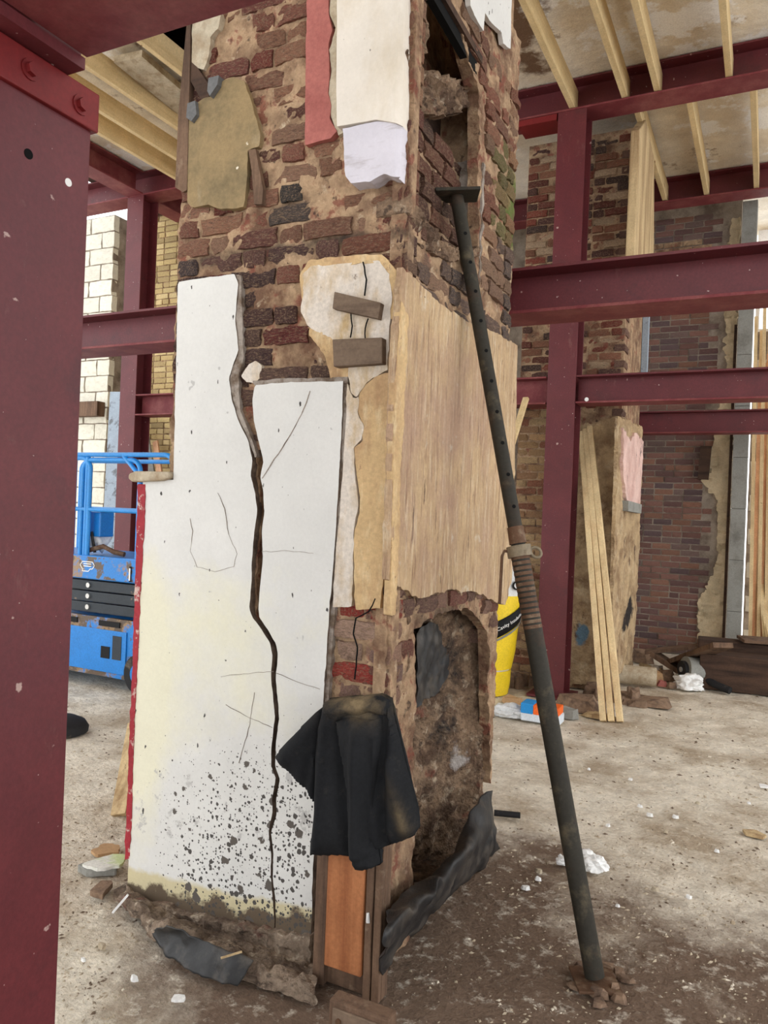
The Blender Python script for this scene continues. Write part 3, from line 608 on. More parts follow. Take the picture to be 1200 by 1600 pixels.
PL = {}
FL_ = .5   # plaster outlines on the front face, in photo pixels
PL['left'] = [(283, 443), (318, 437), (371, 430), (377, 445), (372, 500), (377, 548), (366, 580), (362, 592), (367, 625), (376, 655), (392, 688), (402, 718), (399, 742), (406, 772), (409, 800), (405, 830), (402, 870), (400, 912), (397, 950), (402, 966), (416, 984), (428, 1003), (432, 1022), (430, 1055), (433, 1092), (436, 1120), (431, 1160), (430, 1195), (437, 1215), (431, 1245), (432, 1268), (424, 1298), (428, 1330), (427, 1368), (430, 1400), (433, 1440), (433, 1490),
              (380, 1478), (300, 1446), (203, 1398), (208, 1300), (214, 1100), (222, 900), (229, 752), (276, 750), (279, 600)]
PL['right'] = [(402, 612), (404, 603), (430, 600), (470, 599), (541, 597), (538, 680), (531, 800), (524, 900), (517, 990), (511, 1080), (507, 1180), (499, 1280), (494, 1350), (489, 1512), (438, 1494), (436, 1440), (436, 1400), (432, 1368), (433, 1330), (429, 1298), (436, 1268), (435, 1245), (441, 1215), (434, 1195), (435, 1160), (440, 1120), (438, 1092), (435, 1055), (438, 1022), (434, 1003), (422, 982), (409, 964), (406, 948), (409, 912), (413, 870), (412, 830), (416, 800), (414, 772), (409, 745), (414, 722), (409, 700), (402, 660), (400, 630)]
PL['olive'] = [(368, 124), (386, 130), (398, 165), (411, 212), (409, 232), (391, 238), (389, 290), (385, 326), (352, 329), (330, 322), (306, 326), (297, 318), (299, 178), (318, 160), (340, 150), (352, 130)]
PL['grey'] = [(305, 36), (352, 22), (345, 48), (332, 62), (331, 85), (322, 112), (303, 108)]
PL['pink'] = [(484, -60), (517, -60), (517, 25), (523, 52), (516, 75), (518, 110), (516, 150), (521, 168), (518, 188), (530, 208), (520, 219), (480, 230), (481, 120)]
PL['greyrev'] = [(519, -60), (543, -60), (541, 100), (541, 208), (531, 214), (520, 185), (516, 150), (520, 110), (516, 80), (528, 48), (518, 25)]
PL['pil'] = [(541, -60), (642, -60), (639, 80), (637, 206), (600, 200), (540, 210), (539, 150)]
PL['pil2'] = [(547, 212), (600, 201), (637, 205), (633, 288), (612, 281), (588, 294), (560, 296), (551, 284), (549, 240)]
PL['cream'] = [(476, 432), (490, 418), (545, 414), (596, 409), (612, 430), (616, 470), (611, 530), (609, 580), (585, 592), (575, 602), (560, 622), (552, 615), (545, 560), (530, 545), (520, 528), (505, 522), (484, 510), (474, 490), (478, 460)]
PL['tan'] = [(566, 612), (578, 600), (590, 590), (611, 582), (612, 640), (607, 720), (604, 800), (602, 905), (598, 950), (560, 952), (556, 900), (557, 830), (566, 790), (560, 740), (557, 700), (570, 690), (571, 670), (562, 640)]
PL['creamstrip'] = [(546, 600), (556, 625), (566, 620), (562, 645), (572, 668), (568, 688), (556, 700), (558, 740), (563, 790), (556, 830), (555, 900), (552, 948), (524, 948), (528, 880), (536, 780), (543, 680)]
PL['left'] = [(x - (3 if 690 < y < 960 else 2), y) if 385 < x < 445 and 690 < y < 1290 else (x, y) for x, y in PL['left']]
PL['right'] = [(x + (3 if 690 < y < 960 else 1.5), y) if x < 445 and 690 < y < 1290 else (x, y) for x, y in PL['right']]
POL = {k: LF.px(v) for k, v in PL.items()}
def low(f): return lambda P: f(*proj(P).T)
pa = {'cream': low(lambda x, y: .16 + .35 * sst(760, 1000, y) * sst(1330, 1100, y) + .3 * sst(280, 225, x) * sst(800, 1000, y)),
      'spot': low(lambda x, y: 1.0 * sst(1090, 1420, y + .34 * (x - 400)) * sst(235, 330, x) + .35 * sst(1100, 1200, y) * sst(225, 260, x)),
      'scuff': low(lambda x, y: .10 + .33 * sst(1080, 1230, y) * sst(1400, 1300, y)),
      'band': low(lambda x, y: .95 * sst(1325 + .24 * (x - 200), 1385 + .24 * (x - 200), y)),
      'dirt': low(lambda x, y: .05 + .75 * sst(1325 + .27 * (x - 200), 1412 + .27 * (x - 200), y) + .30 * sst(380, 490, x) * sst(1330, 1420, y))}
slab('plaster_panel', 'plaster', ch, POL['left'], LF, .018, .034, cell=.014, amp=.0022, freq=6, jit=.003, edge='plaster_core', attrs=pa, label='white plaster left of the long crack')
slab('plaster_panel', 'plaster', ch, POL['right'], LF, .022, .038, cell=.014, amp=.0022, freq=6, jit=.003, edge='plaster_core', attrs=pa, label='white plaster right of the long crack')
# grey rebate along the right edge of the right panel
slab('plaster_edge', 'plaster_edge', ch, LF.px([(541, 597), (547, 600), (545, 680), (538, 800), (531, 900), (523, 990), (517, 1080), (513, 1180), (507, 1180), (511, 1080), (517, 990), (524, 900), (531, 800), (538, 680)]), LF, .013, .03, cell=.009, amp=.003, freq=20, jit=.003)
slab('plaster_edge', 'plaster_edge', ch, LF.px([(398, 596), (470, 592), (547, 590), (547, 600), (470, 600), (402, 604)]), LF, .016, .03, cell=.008, amp=.004, freq=20, jit=.004)
slab('plaster_edge', 'plaster_edge', ch, LF.px([(371, 430), (380, 432), (382, 500), (384, 560), (376, 590), (378, 640), (394, 680), (405, 712), (402, 718), (392, 688), (376, 655), (367, 625), (362, 592), (366, 580), (377, 548), (372, 500), (377, 445)]), LF, .014, .03, cell=.007, amp=.003, freq=20, jit=.003)
slab('red_paint_strip', 'redpaint', ch, LF.px([(221, 757), (233, 757), (231, 830), (226, 900), (222, 1000), (217, 1100), (213, 1200), (211, 1290), (208, 1338), (201, 1340), (206, 1200), (212, 1050), (217, 900)]), LF, .021, .05, cell=.008, amp=.003, freq=20, jit=.005)
MB().prism(LF.px([(213, 741), (222, 737), (275, 738), (275, 748), (262, 752), (218, 754), (212, 749)]), LF, -.05, .045).build('dado_cap', 'greyplaster', ch, bevel=.008)
slab('plinth_rubble', 'dustrubble', ch, LF.px([(188, 1385), (250, 1405), (330, 1425), (440, 1448), (492, 1455), (498, 1530), (440, 1525), (330, 1495), (250, 1455), (195, 1425)]), LF, .045, .08, cell=.014, amp=.025, freq=9, jit=.02, attrs={'soot': lambda P: P[:, 0] * 0 + .15, 'ash': lambda P: P[:, 0] * 0 + .2})
loft('rubble_skirt', 'dustrubble', ch, [[onZ(x, y, .0) for x, y in ((180, 1405), (235, 1462), (300, 1500), (380, 1535), (440, 1556), (492, 1572))], [onZ(x, y, .05) for x, y in ((186, 1396), (240, 1436), (305, 1470), (384, 1503), (444, 1524), (492, 1540))], [onY(x, y, CY - .03) for x, y in ((196, 1385), (250, 1418), (315, 1446), (390, 1474), (446, 1492), (492, 1506))]], 120, 30, .020, 17, .004)
slab('olive_plaster', 'olive', ch, POL['olive'], LF, .017, .03, cell=.012, amp=.002, freq=8, jit=.006)
slab('grey_plaster', 'greyplaster', ch, POL['grey'], LF, .015, .03, cell=.012, amp=.002, jit=.006)
slab('pink_plaster', 'pink', ch, POL['pink'], LF, .016, .03, cell=.012, amp=.0012, jit=.003)
slab('plaster_reveal', 'greyplaster', ch, POL['greyrev'], LF, .012, .03, cell=.010, amp=.004, freq=16, jit=.004)
p_ = POL['pil']
slab('pilaster', 'pilaster', ch, p_, LF, .062, .07, cell=.012, amp=.0012, freq=5, jit=.001, disp=lambda A: -.035 * sst(CX - .035, CX + .002, A[:, 0]))
slab('pilaster', 'pilaster_low', ch, POL['pil2'], LF, .054, .065, cell=.010, amp=.003, freq=12, jit=.003, disp=lambda A: -.03 * sst(CX - .035, CX + .002, A[:, 0]), label='lilac white lower end of the pilaster')
slab('stained_plaster', 'creampatch', ch, POL['cream'], LF, .018, .03, cell=.010, amp=.003, freq=10, jit=.006)
slab('plaster_strip', 'creampatch', ch, POL['creamstrip'], LF, .017, .03, cell=.010, amp=.002, freq=10, jit=.005)
slab('tan_render', 'render2', ch, POL['tan'], LF, .017, .03, cell=.010, amp=.003, freq=9, jit=.005)
slab('tan_render', 'render2', ch, LF.px([(472, 432), (488, 408), (545, 402), (600, 400), (622, 425), (618, 500), (612, 500), (610, 432), (596, 412), (545, 416), (492, 420), (482, 445), (476, 480)]), LF, .016, .03, cell=.009, amp=.004, freq=14, jit=.006)
slab('tan_render', 'render2', ch, LF.px([(484, 512), (505, 520), (524, 530), (535, 548), (546, 566), (548, 590), (520, 592), (512, 560), (498, 540), (486, 526)]), LF, .014, .03, cell=.008, amp=.006, freq=18, jit=.006)
slab('plaster_chip', 'creampatch', ch, LF.px([(392, 570), (402, 564), (412, 572), (410, 590), (400, 600), (388, 598), (380, 588)]), LF, .012, .03, cell=.006, amp=.003, jit=.004)
# strip of brown timber up the left edge, slate packers, wedge
MB().prism(LF.px([(297, 40), (303, 40), (300, 180), (297, 300), (291, 303), (279, 296), (284, 180)]), LF, -.04, .02).build('edge_board', 'timber_old', ch)
MB().prism(LF.px([(302, 168), (314, 164), (316, 185), (308, 196), (300, 190)]), LF, 0, .035).build('slate_packer', 'slate', ch)
MB().prism(LF.px([(336, 130), (352, 126), (350, 140), (338, 158), (334, 150)]), LF, 0, .04).build('slate_packer', 'slate', ch)
MB().prism(LF.px([(303, 100), (312, 108), (332, 138), (330, 160), (318, 158), (302, 130)]), LF, -.01, .016).build('dark_joist_end', 'timber_dark', ch)
MB().prism(LF.px([(393, 238), (404, 236), (416, 300), (414, 322), (402, 322), (398, 270)]), LF, 0, .02).build('wooden_wedge', 'timber_old', ch)
t1 = MB(); q = LF.px([(532, 461), (604, 478), (600, 503), (529, 487)]); t1.prism(q, LF, .015, .045).build('timber_noggin', 'timber_oldh', ch, bevel=.003)
t1 = MB(); q = LF.px([(530, 535), (607, 532), (607, 572), (532, 577)]); t1.prism(q, LF, .012, .05).build('timber_noggin', 'timber_oldh', ch, bevel=.003)
# hairline cracks in the plaster
def hair(pts, wd, off, m='plaster_edge'):
    pts = [Vector((a, b, 0)) for a, b in LF.px(pts)]; fine = []
    for p, q in zip(pts[:-1], pts[1:]):
        k = max(2, int((q - p).length / .02))
        for j in range(k):
            r = p.lerp(q, j / k); fine.append(r + Vector((NZ(r.x * 40, r.y * 40, 1), NZ(r.x * 40, r.y * 40, 7), 0)) * .004)
    fine.append(pts[-1]); mb = MB()
    for i, (p, q) in enumerate(zip(fine[:-1], fine[1:])):
        d = (q - p).normalized(); n = Vector((-d.y, d.x, 0)) * wd * .5
        mb.hexa([LF.P(*(p - n).xy, off), LF.P(*(q - n).xy, off), LF.P(*(q + n).xy, off), LF.P(*(p + n).xy, off)][::-1], [LF.P(*(p - n).xy, off - .004), LF.P(*(q - n).xy, off - .004), LF.P(*(q + n).xy, off - .004), LF.P(*(p + n).xy, off - .004)][::-1])
    return mb.build('hairline_crack', m, ch)
hair([(490, 612), (480, 640), (460, 680), (440, 710), (415, 748)], .0026, .0240)
hair([(414, 862), (450, 860), (495, 864)], .0012, .0240)
hair([(345, 770), (356, 795), (362, 835), (375, 865), (370, 885), (340, 893), (312, 885), (303, 860), (306, 830), (302, 810)], .0013, .0198)
hair([(432, 1048), (400, 1050), (350, 1056)], .0013, .0198)
hair([(437, 1050), (470, 1064), (505, 1075)], .0012, .0240)
hair([(358, 1100), (395, 1120), (430, 1135)], .0013, .0198)
hair([(402, 1080), (395, 1130), (378, 1190)], .0013, .0198)
hair([(590, 935), (580, 955), (560, 965), (556, 990), (563, 1010), (558, 1060)], .004, .02, 'hole')
hair([(572, 413), (578, 440), (575, 465)], .004, .0275, 'hole')
hair([(553, 492), (556, 512), (553, 530)], .003, .0275, 'hole')
hair([(580, 500), (576, 515), (576, 532)], .003, .0275, 'hole')

# bricks of both faces
def pick(px, py, side):
    x, y = px, py
    if side == 'L':
        band = abs(y - (428 - .14 * (x - 297) - 16)) < 17
        if band: return rnd.choice([C(70, 58, 58), C(58, 54, 55), C(96, 66, 60), C(84, 60, 56), C(120, 76, 60)])
        if 420 < x < 500 and 295 < y < 350: return rnd.choice([C(74, 64, 60), C(60, 56, 54)])
        if y > 930: return rnd.choice([C(158, 124, 112), C(146, 116, 106), C(136, 108, 100), C(150, 60, 52), C(170, 140, 122)])
        if y > 430: return rnd.choice([C(84, 56, 52), C(72, 52, 50), C(112, 54, 50), C(96, 72, 64), C(78, 54, 50)])
        return rnd.choice([C(126, 80, 66), C(146, 104, 82), C(112, 66, 58), C(142, 108, 88), C(98, 62, 54), C(156, 118, 92), C(118, 62, 52), C(134, 94, 76)])
    if y > 900: return rnd.choice([C(140, 108, 94), C(122, 92, 82), C(156, 122, 104), C(120, 76, 66)])
    k = rnd.choice([C(134, 86, 70), C(142, 98, 78), C(120, 82, 68), C(136, 106, 86), C(148, 112, 88), C(112, 76, 64)])
    if x > 770 and 230 < y < 430: k = rnd.choice([C(128, 108, 72), C(112, 104, 66), C(140, 104, 76)])
    if y > 380: k = rnd.choice([C(128, 100, 84), C(104, 86, 78), C(142, 112, 92), C(92, 80, 76)])
    return k
nb = 0
def covered(cs, polys):
    for p in polys:
        if inside(np.array(cs), np.array(p)).all(): return True
    return False
RND_TOP = RF.px([(613, 560), (625, 418), (655, 447), (690, 480), (725, 503), (765, 518), (805, 540), (797, 900), (786, 945), (740, 925), (700, 920), (650, 935), (602, 905)])
for face, plane, a0, a1, polys in (('L', LF, CXL, CX, list(POL.values())), ('R', RF, CY, CYR, [RND_TOP])):
    for row in range(0, 60):
        z = .05 + row * .0755
        if z > 3.62: break
        a = a0; k = row % 2; first = True
        while a < a1 - .03:
            ln = (.108 if k else .215); k = 1 - k
            if first and row % 2 == 0: ln = .108 if face == 'R' else .16
            first = False
            ln = min(ln, a1 - a)
            mid = (a + ln / 2, z); q = proj([plane.P(*mid)])[0]
            cs = [(a + .004, z - .03), (a + ln - .004, z - .03), (a + ln - .004, z + .03), (a + .004, z + .03)]
            ok = q[1] > -60 and q[1] < 1100 and not covered(cs, polys)
            if face == 'L' and (q[1] > 600 and q[0] < 505 and not (380 < q[0] < 415 and q[1] < 720)): ok = False
            if face == 'R' and (inside(np.array(cs + [mid]), np.array(rc)).any() or inside(np.array(cs + [mid]), np.array(fp)).any()): ok = False
            if face == 'R' and q[1] > 1320: ok = False
            if ok and ln > .04 and nb < 262 and rnd.random() > .04:
                off = rnd.uniform(-.006, .007)
                if face == 'L' and 420 < q[1] < 600: off += .006
                if rnd.random() < .08: off -= .018
                brick(ch, plane, a + ln / 2, z, ln - .011, .065, .1, off, shade(pick(q[0], q[1], face), rnd.uniform(.9, 1.35)), 'brick', tilt=.02); nb += 1
            a += ln
print('chimney bricks', nb)
# combed render on the right-hand face
ra = {'soot': low(lambda x, y: .02 + .5 * sst(890, 960, y) * sst(600, 660, x) * sst(800, 760, x)), 'grey': low(lambda x, y: .06 + .22 * sst(690, 800, x) + .34 * sst(600, 460, y))}
slab('combed_render', 'render', ch, RND_TOP, RF, .012, .025, cell=.008, amp=.004, freq=26, st=(1, .12), jit=.012, attrs=ra, disp=lambda A: np.array([.005 * NZ(a * 3, b * 3, 3) for a, b in A]))
slab('corner_render', 'render2', ch, RF.px([(603, 960), (611, 600), (621, 470), (632, 500), (622, 700), (612, 960)]), RF, .016, .025, cell=.008, amp=.005, freq=20, jit=.006)
# upper recess: brick back, rendered far reveal, rubble
rcp = Plane((CX - .105, 0, 0), (0, 1, 0), (0, 0, 1))
slab('recess_back', 'mortar', ch, [(2.5, 2.35), (3.14, 2.35), (3.14, 3.12), (2.5, 3.12)], rcp, -.012, .02, cell=.014, amp=.012, freq=9, jit=0, attrs={'soot': lambda P: P[:, 0] * 0 + .38, 'moss': lambda P: P[:, 0] * 0 + .1})
for row in range(10):
    z = 2.42 + row * .0755; a = 2.5 + (row % 2) * .1
    while a < 3.1:
        if nb < 298: brick(ch, rcp, a + .1, z, .2, .065, .08, rnd.uniform(-.006, .008), shade(rnd.choice([C(112, 72, 60), C(98, 68, 58), C(124, 84, 68), C(86, 64, 56)]), rnd.uniform(.8, 1.1)), 'brick', tilt=.02); nb += 1
        a += .215
rev = Plane((0, 3.115, 0), (1, 0, 0), (0, 0, 1))
slab('recess_reveal', 'plaster_edge', ch, [(CX - .13, 2.40), (CX - .005, 2.40), (CX - .005, 3.12), (CX - .13, 3.14)], rev, .0, .02, cell=.012, amp=.012, freq=14, jit=.01)
slab('recess_rubble', 'rubble', ch, RF.px([(640, 165), (655, 120), (690, 105), (738, 120), (754, 150), (740, 172), (700, 178), (668, 168), (650, 190)]), RF, -.05, .05, cell=.012, amp=.045, freq=13, jit=.02, attrs={'soot': lambda P: P[:, 0] * 0 + .25, 'ash': lambda P: P[:, 0] * 0 + .2})
slab('recess_sill_rubble', 'rubble', ch, RF.px([(640, 300), (650, 320), (668, 348), (700, 385), (735, 392), (752, 385), (752, 400), (700, 410), (655, 380), (636, 330)]), RF, .0, .12, cell=.010, amp=.03, freq=13, jit=.012, attrs={'soot': lambda P: P[:, 0] * 0 + .2, 'ash': lambda P: P[:, 0] * 0 + .25})
slab('broken_brick_edge', 'rubble', ch, RF.px([(641, 80), (668, 20), (676, 35), (672, 60), (676, 80), (660, 92), (646, 98)]), RF, -.02, .1, cell=.010, amp=.025, freq=13, jit=.012, attrs={'soot': lambda P: P[:, 0] * 0 + .1, 'ash': lambda P: P[:, 0] * 0 + .2})
MB().box((-1.52, 2.55, 3.11), (-1.36, 3.13, 3.42)).build('flue_void_lining', 'timber_dark', ch)
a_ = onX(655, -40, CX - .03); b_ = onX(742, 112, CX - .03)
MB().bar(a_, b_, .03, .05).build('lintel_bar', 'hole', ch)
a_ = onX(672, -40, CX - .01); b_ = onX(750, 95, CX - .01)
MB().bar(a_, b_, .022, .03).build('lintel_bar', 'timber_dark', ch)
slab('white_plaster_remnant', 'plaster', ch, RF.px([(722, -60), (795, -60), (792, 78), (780, 70), (778, 52), (762, 38), (752, 22), (749, 50), (738, 32), (728, 10)]), RF, .018, .02, cell=.010, amp=.002, jit=.004, attrs={'cream': lambda P: P[:, 0] * 0 + .2, 'spot': lambda P: P[:, 0] * 0, 'scuff': lambda P: P[:, 0] * 0 + .1, 'band': lambda P: P[:, 0] * 0, 'dirt': lambda P: P[:, 0] * 0})
# fireplace: hollowed rubble
def cav(A):
    s = np.clip((3.52 - A[:, 0]) / .95, 0, 1); t = np.clip((1.24 - A[:, 1]) / .5, 0, 1)
    e = np.clip((A[:, 0] - 2.55) / .06, 0, 1)
    return -(.03 + .36 * s ** .55 * (.35 + .65 * t ** .5)) * e
fa = {'soot': low(lambda x, y: .12 + .42 * np.exp(-(((x - 690) / 60) ** 2 + ((y - 1030) / 110) ** 2)) + .3 * np.exp(-(((x - 690) / 30) ** 2 + ((y - 1160) / 50) ** 2)) + .35 * sst(1270, 1330, y)),
      'ash': low(lambda x, y: .1 + .5 * np.exp(-(((x - 715) / 30) ** 2 + ((y - 1180) / 40) ** 2)))}
slab('fireplace_rubble', 'rubble', ch, [(2.53, 0), (3.55, 0), (3.55, 1.28), (2.53, 1.28)], RF, -.02, .03, cell=.012, amp=.03, freq=9, jit=0, disp=cav, attrs=fa)
HM = Plane((CX - .17, 0, 0), (0, 1, 0), (0, 0, 1))
slab('hanging_membrane', 'plastic', ch, HM.px([(652, 990), (672, 972), (704, 975), (712, 1010), (708, 1050), (694, 1066), (680, 1088), (664, 1092), (652, 1110)]), HM, 0, .004, cell=.012, amp=.016, freq=6, jit=.01, smooth=1.2)

# ================================================================== TIMBER POST, JACKET, BASE BLOCK
tp = thing('timber_post', 'short brown timber post faced with an orange board under the black jacket', 'timber post', (-1.2, 2.3, 0))
YP = 2.25
xa, xb = -1.325, -1.075
MB().box((xa, YP + .02, .0), (xb, CY - .055, .95)).build('post', 'timber_old', tp, bevel=.004)
MB().box((xa, YP - .004, .0), (xa + .045, YP + .02, .93)).build('side_strip', 'timber_old', tp, bevel=.003)
MB().box((xa + .048, YP - .012, .075), (xa + .188, YP + .02, .93)).build('face_board', 'timber_red', tp, bevel=.004)
MB().box((xa + .192, YP - .006, .0), (xa + .218, YP + .02, .93)).build('side_strip', 'timber_old', tp, bevel=.004)
MB().box((xa + .222, YP - .002, .0), (xb, YP + .02, .93)).build('side_strip', 'timber_old', tp, bevel=.004)
MB().stone((xa + .205, YP - .01, .26), .008, .006, .03, 5).build('plaster_splash', 'white', tp)
bb = thing('timber_block', 'dirty brown timber block with two bolt heads before the foot of the post', 'timber block', (-1.02, 2.04, 0))
MB().box((-1.125, 2.012, 0), (-.925, 2.07, .135)).build('block', 'timber_old', bb, bevel=.006)
MB().box((-1.108, 2.004, 0), (-.945, 2.013, .118)).build('front_cleat', 'timber_oldh', bb, bevel=.003)
for xx in (-1.085, -.965): MB().tube((xx, 2.006, .085), (xx, 1.998, .085), .009, 10).build('bolt_head', 'prop_rust', bb)

JP = Plane((0, 2.20, 0), (1, 0, 0), (0, 0, 1))
jk = thing('jacket', 'dusty black work jacket draped over the top of the timber post', 'jacket', (-1.2, 2.2, .55))
def jpiece(name, px, off, bulge, folds, seed, th=.03):
    poly = JP.px(px); pd = np.array(poly)
    def disp(A):
        d = np.full(len(A), 9.)
        n = len(pd)
        for i in range(n):
            p, q = pd[i], pd[(i + 1) % n]; e = q - p; t = np.clip(((A - p) @ e) / (e @ e), 0, 1); d = np.minimum(d, np.linalg.norm(A - (p + t[:, None] * e), axis=1))
        h = bulge * np.sqrt(np.clip(d / .06, 0, 1)) - bulge * .9 * (d < .002)
        for (x0, y0, x1, y1, wd, am) in folds:
            (ax, ay), (bx, by) = JP.px([(x0, y0), (x1, y1)]); p = np.array([ax, ay]); e = np.array([bx - ax, by - ay])
            t = np.clip(((A - p) @ e) / (e @ e), 0, 1); dd = np.linalg.norm(A - (p + t[:, None] * e), axis=1)
            h += am * np.exp(-(dd / wd) ** 2)
        h += np.array([.010 * NZ(a * 9 + seed, b * 4, seed) + .004 * NZ(a * 26, b * 16, seed + 3) for a, b in A])
        return h
    return slab(name, 'fabric', jk, poly, JP, off, th, cell=.008, amp=0, jit=.002, disp=disp, smooth=1.3, seed=seed,
                attrs={'dust': low(lambda x, y: .95 * np.exp(-(((x - 560) / 48) ** 2 + ((y - 1098) / 26) ** 2)) + .55 * np.exp(-(((x - 628 - (y - 1290) * .35) / 9) ** 2 + ((y - 1280) / 45) ** 2)))})
jpiece('jacket_body', [(508, 1094), (545, 1090), (590, 1086), (606, 1094), (613, 1130), (628, 1190), (648, 1270), (651, 1296), (640, 1312), (602, 1326), (560, 1338), (485, 1337), (489, 1290), (493, 1200), (496, 1130)], 0, .045,
       [(515, 1110, 500, 1320, .018, .02), (540, 1130, 555, 1320, .02, -.025), (600, 1110, 605, 1320, .016, -.03), (612, 1190, 645, 1300, .02, .02)], 2.)
jpiece('sleeve', [(506, 1102), (514, 1110), (498, 1180), (494, 1262), (482, 1240), (460, 1212), (436, 1184), (435, 1176), (446, 1160), (476, 1132), (492, 1114)], .012, .03,
       [(500, 1120, 450, 1185, .03, .02), (490, 1180, 480, 1235, .012, -.01)], 5.)
jpiece('sleeve', [(532, 1120), (560, 1112), (598, 1118), (600, 1160), (597, 1230), (589, 1290), (594, 1325), (597, 1350), (580, 1354), (566, 1352), (558, 1338), (553, 1300), (550, 1230), (540, 1170)], .035, .05,
       [(575, 1130, 568, 1330, .02, .02), (590, 1150, 585, 1310, .008, -.012), (556, 1335, 596, 1332, .008, -.012)], 8.)
jpiece('collar', [(508, 1096), (545, 1089), (592, 1084), (607, 1094), (604, 1118), (585, 1112), (570, 1122), (552, 1120), (535, 1128), (520, 1120)], .030, .025,
       [(520, 1108, 600, 1100, .012, .01)], 11.)

# ================================================================== PROP
pr = thing('steel_prop', 'leaning dark green-black adjustable steel prop with a collar, wedged against the chimney', 'prop', (-.457, 2.74, 0))
P0 = onZ(930, 1530, .012); P1 = onX(712, 300, CX - .05); ax = (P1 - P0).normalized()
lt = (P1 - P0).length
col_t = lt * .505
MB().tube(P0 + ax * .01, P0 + ax * col_t, .0345, 20).build('outer_tube', 'prop', pr, smooth=True)
MB().tube(P0 + ax * col_t, P1 - ax * .02, .0275, 20).build('inner_tube', 'prop', pr, smooth=True)
thr = MB()
for k in range(16): thr.tube(P0 + ax * (col_t - .30 + k * .02), P0 + ax * (col_t - .30 + k * .02 + .012), .0354, 18)
thr.build('screw_thread', 'prop_rust', pr, smooth=True)
MB().tube(P0 + ax * (col_t + .02), P0 + ax * (col_t + .085), .033, 18, r1=.031).build('upper_sleeve', 'prop_rust', pr, smooth=True)
co = MB().tube(P0 + ax * (col_t - .03), P0 + ax * (col_t + .012), .047, 20).build('collar_nut', 'prop_collar', pr, smooth=True)
sd = RT.copy(); cpos = P0 + ax * (col_t - .01)
tor = [cpos + sd * (.062 + .02 * math.cos(t)) + ax * .02 * math.sin(t) for t in np.linspace(0, 2 * math.pi, 14)]
MB().path(tor, .006, 8).build('handle_lug', 'prop_collar', co, smooth=True)
h0 = cpos - sd * .045
MB().path([h0 + sd * .03, h0 - sd * .012, h0 - sd * .02 - ZU * .02, h0 - sd * .022 - ZU * .2], .006, 8).build('pin_handle', 'prop_rust', pr, smooth=True)
toward = (EYE - (P0 + P1) / 2); toward = (toward - ax * toward.dot(ax)).normalized(); toward = (toward + sd * .35); toward = (toward - ax * toward.dot(ax)).normalized()
for k in range(11):
    c = P0 + ax * (col_t + .16 + k * .125)
    if (c - P0).length < lt - .1: MB().tube(c + toward * .020, c + toward * .0278, .0075, 10).build('pin_hole', 'hole', pr)
hd = Vector((1, 0, 0)); hn = Vector((.25, -.1, .96)).normalized()
MB().bar(P1 - ax * .02 - RT * .09 + ZU * .0, P1 - ax * .02 + RT * .09 + ZU * .012, .13, .014, FW).build('head_plate', 'prop', pr, bevel=.002)
MB().bar(P0 + RT * .075 + ZU * -.004, P0 - RT * .075 + ZU * -.004, .15, .01, FW).build('base_plate', 'prop_rust', pr, bevel=.002)
mound = MB()
for k in range(14):
    t = rnd.uniform(0, 6.28); r = rnd.uniform(.05, .12); mound.stone((P0.x + math.cos(t) * r, P0.y + math.sin(t) * r, -.005), rnd.uniform(.02, .045), rnd.uniform(.015, .03), rnd.uniform(.01, .03), k)
o = mound.build('mortar_crumbs', 'brownstone', None, kind='stuff'); setp(o, 'brown mortar crumbs packed around the foot of the steel prop', 'rubble')

# ================================================================== MEMBRANE
tb = [onZ(597, 1537, .008), onZ(620, 1496, .008), onZ(655, 1450, .008), onZ(705, 1400, .008), onZ(752, 1355, .008), onZ(780, 1326, .008)]
tm = [onX(600, 1470, CX + .16), onX(622, 1440, CX + .17), onX(660, 1410, CX + .15), onX(706, 1365, CX + .13), onX(748, 1310, CX + .11), onX(774, 1290, CX + .06)]
tt = [onX(602, 1420, CX + .10), onX(630, 1398, CX + .07), onX(668, 1372, CX + .05), onX(704, 1330, CX + .04), onX(738, 1262, CX + .035), onX(768, 1238, CX + .03)]
o = loft('plastic_membrane', 'plastic', None, [tb, tm, tt], 70, 22, .022, 8, .004); setp(o, 'crumpled black plastic membrane trailing along the floor below the fireplace', 'plastic sheet')
sb = [onZ(232, 1456, .012), onZ(262, 1494, .012), onZ(310, 1524, .014), onZ(372, 1542, .02)]
sm = [onZ(246, 1450, .05), onZ(285, 1474, .06), onZ(330, 1500, .06), onZ(384, 1520, .06)]
stp = [onZ(262, 1446, .095), onZ(300, 1462, .10), onZ(345, 1480, .10), onZ(392, 1500, .10)]
o = loft('plastic_membrane', 'plastic', None, [sb, sm, stp], 40, 12, .012, 14, .004, seed=4.); setp(o, 'grey-black scrap of plastic membrane below the cracked white plaster', 'plastic sheet')
o = loft('plastic_membrane', 'plastic', None, [[onZ(422, 1532, .008), onZ(450, 1550, .008), onZ(485, 1562, .008)], [onZ(424, 1522, .03), onZ(452, 1538, .03), onZ(487, 1550, .03)]], 20, 6, .006, 20, .004, seed=8.); setp(o, 'thin black strip of membrane on the floor just left of the post', 'plastic sheet')

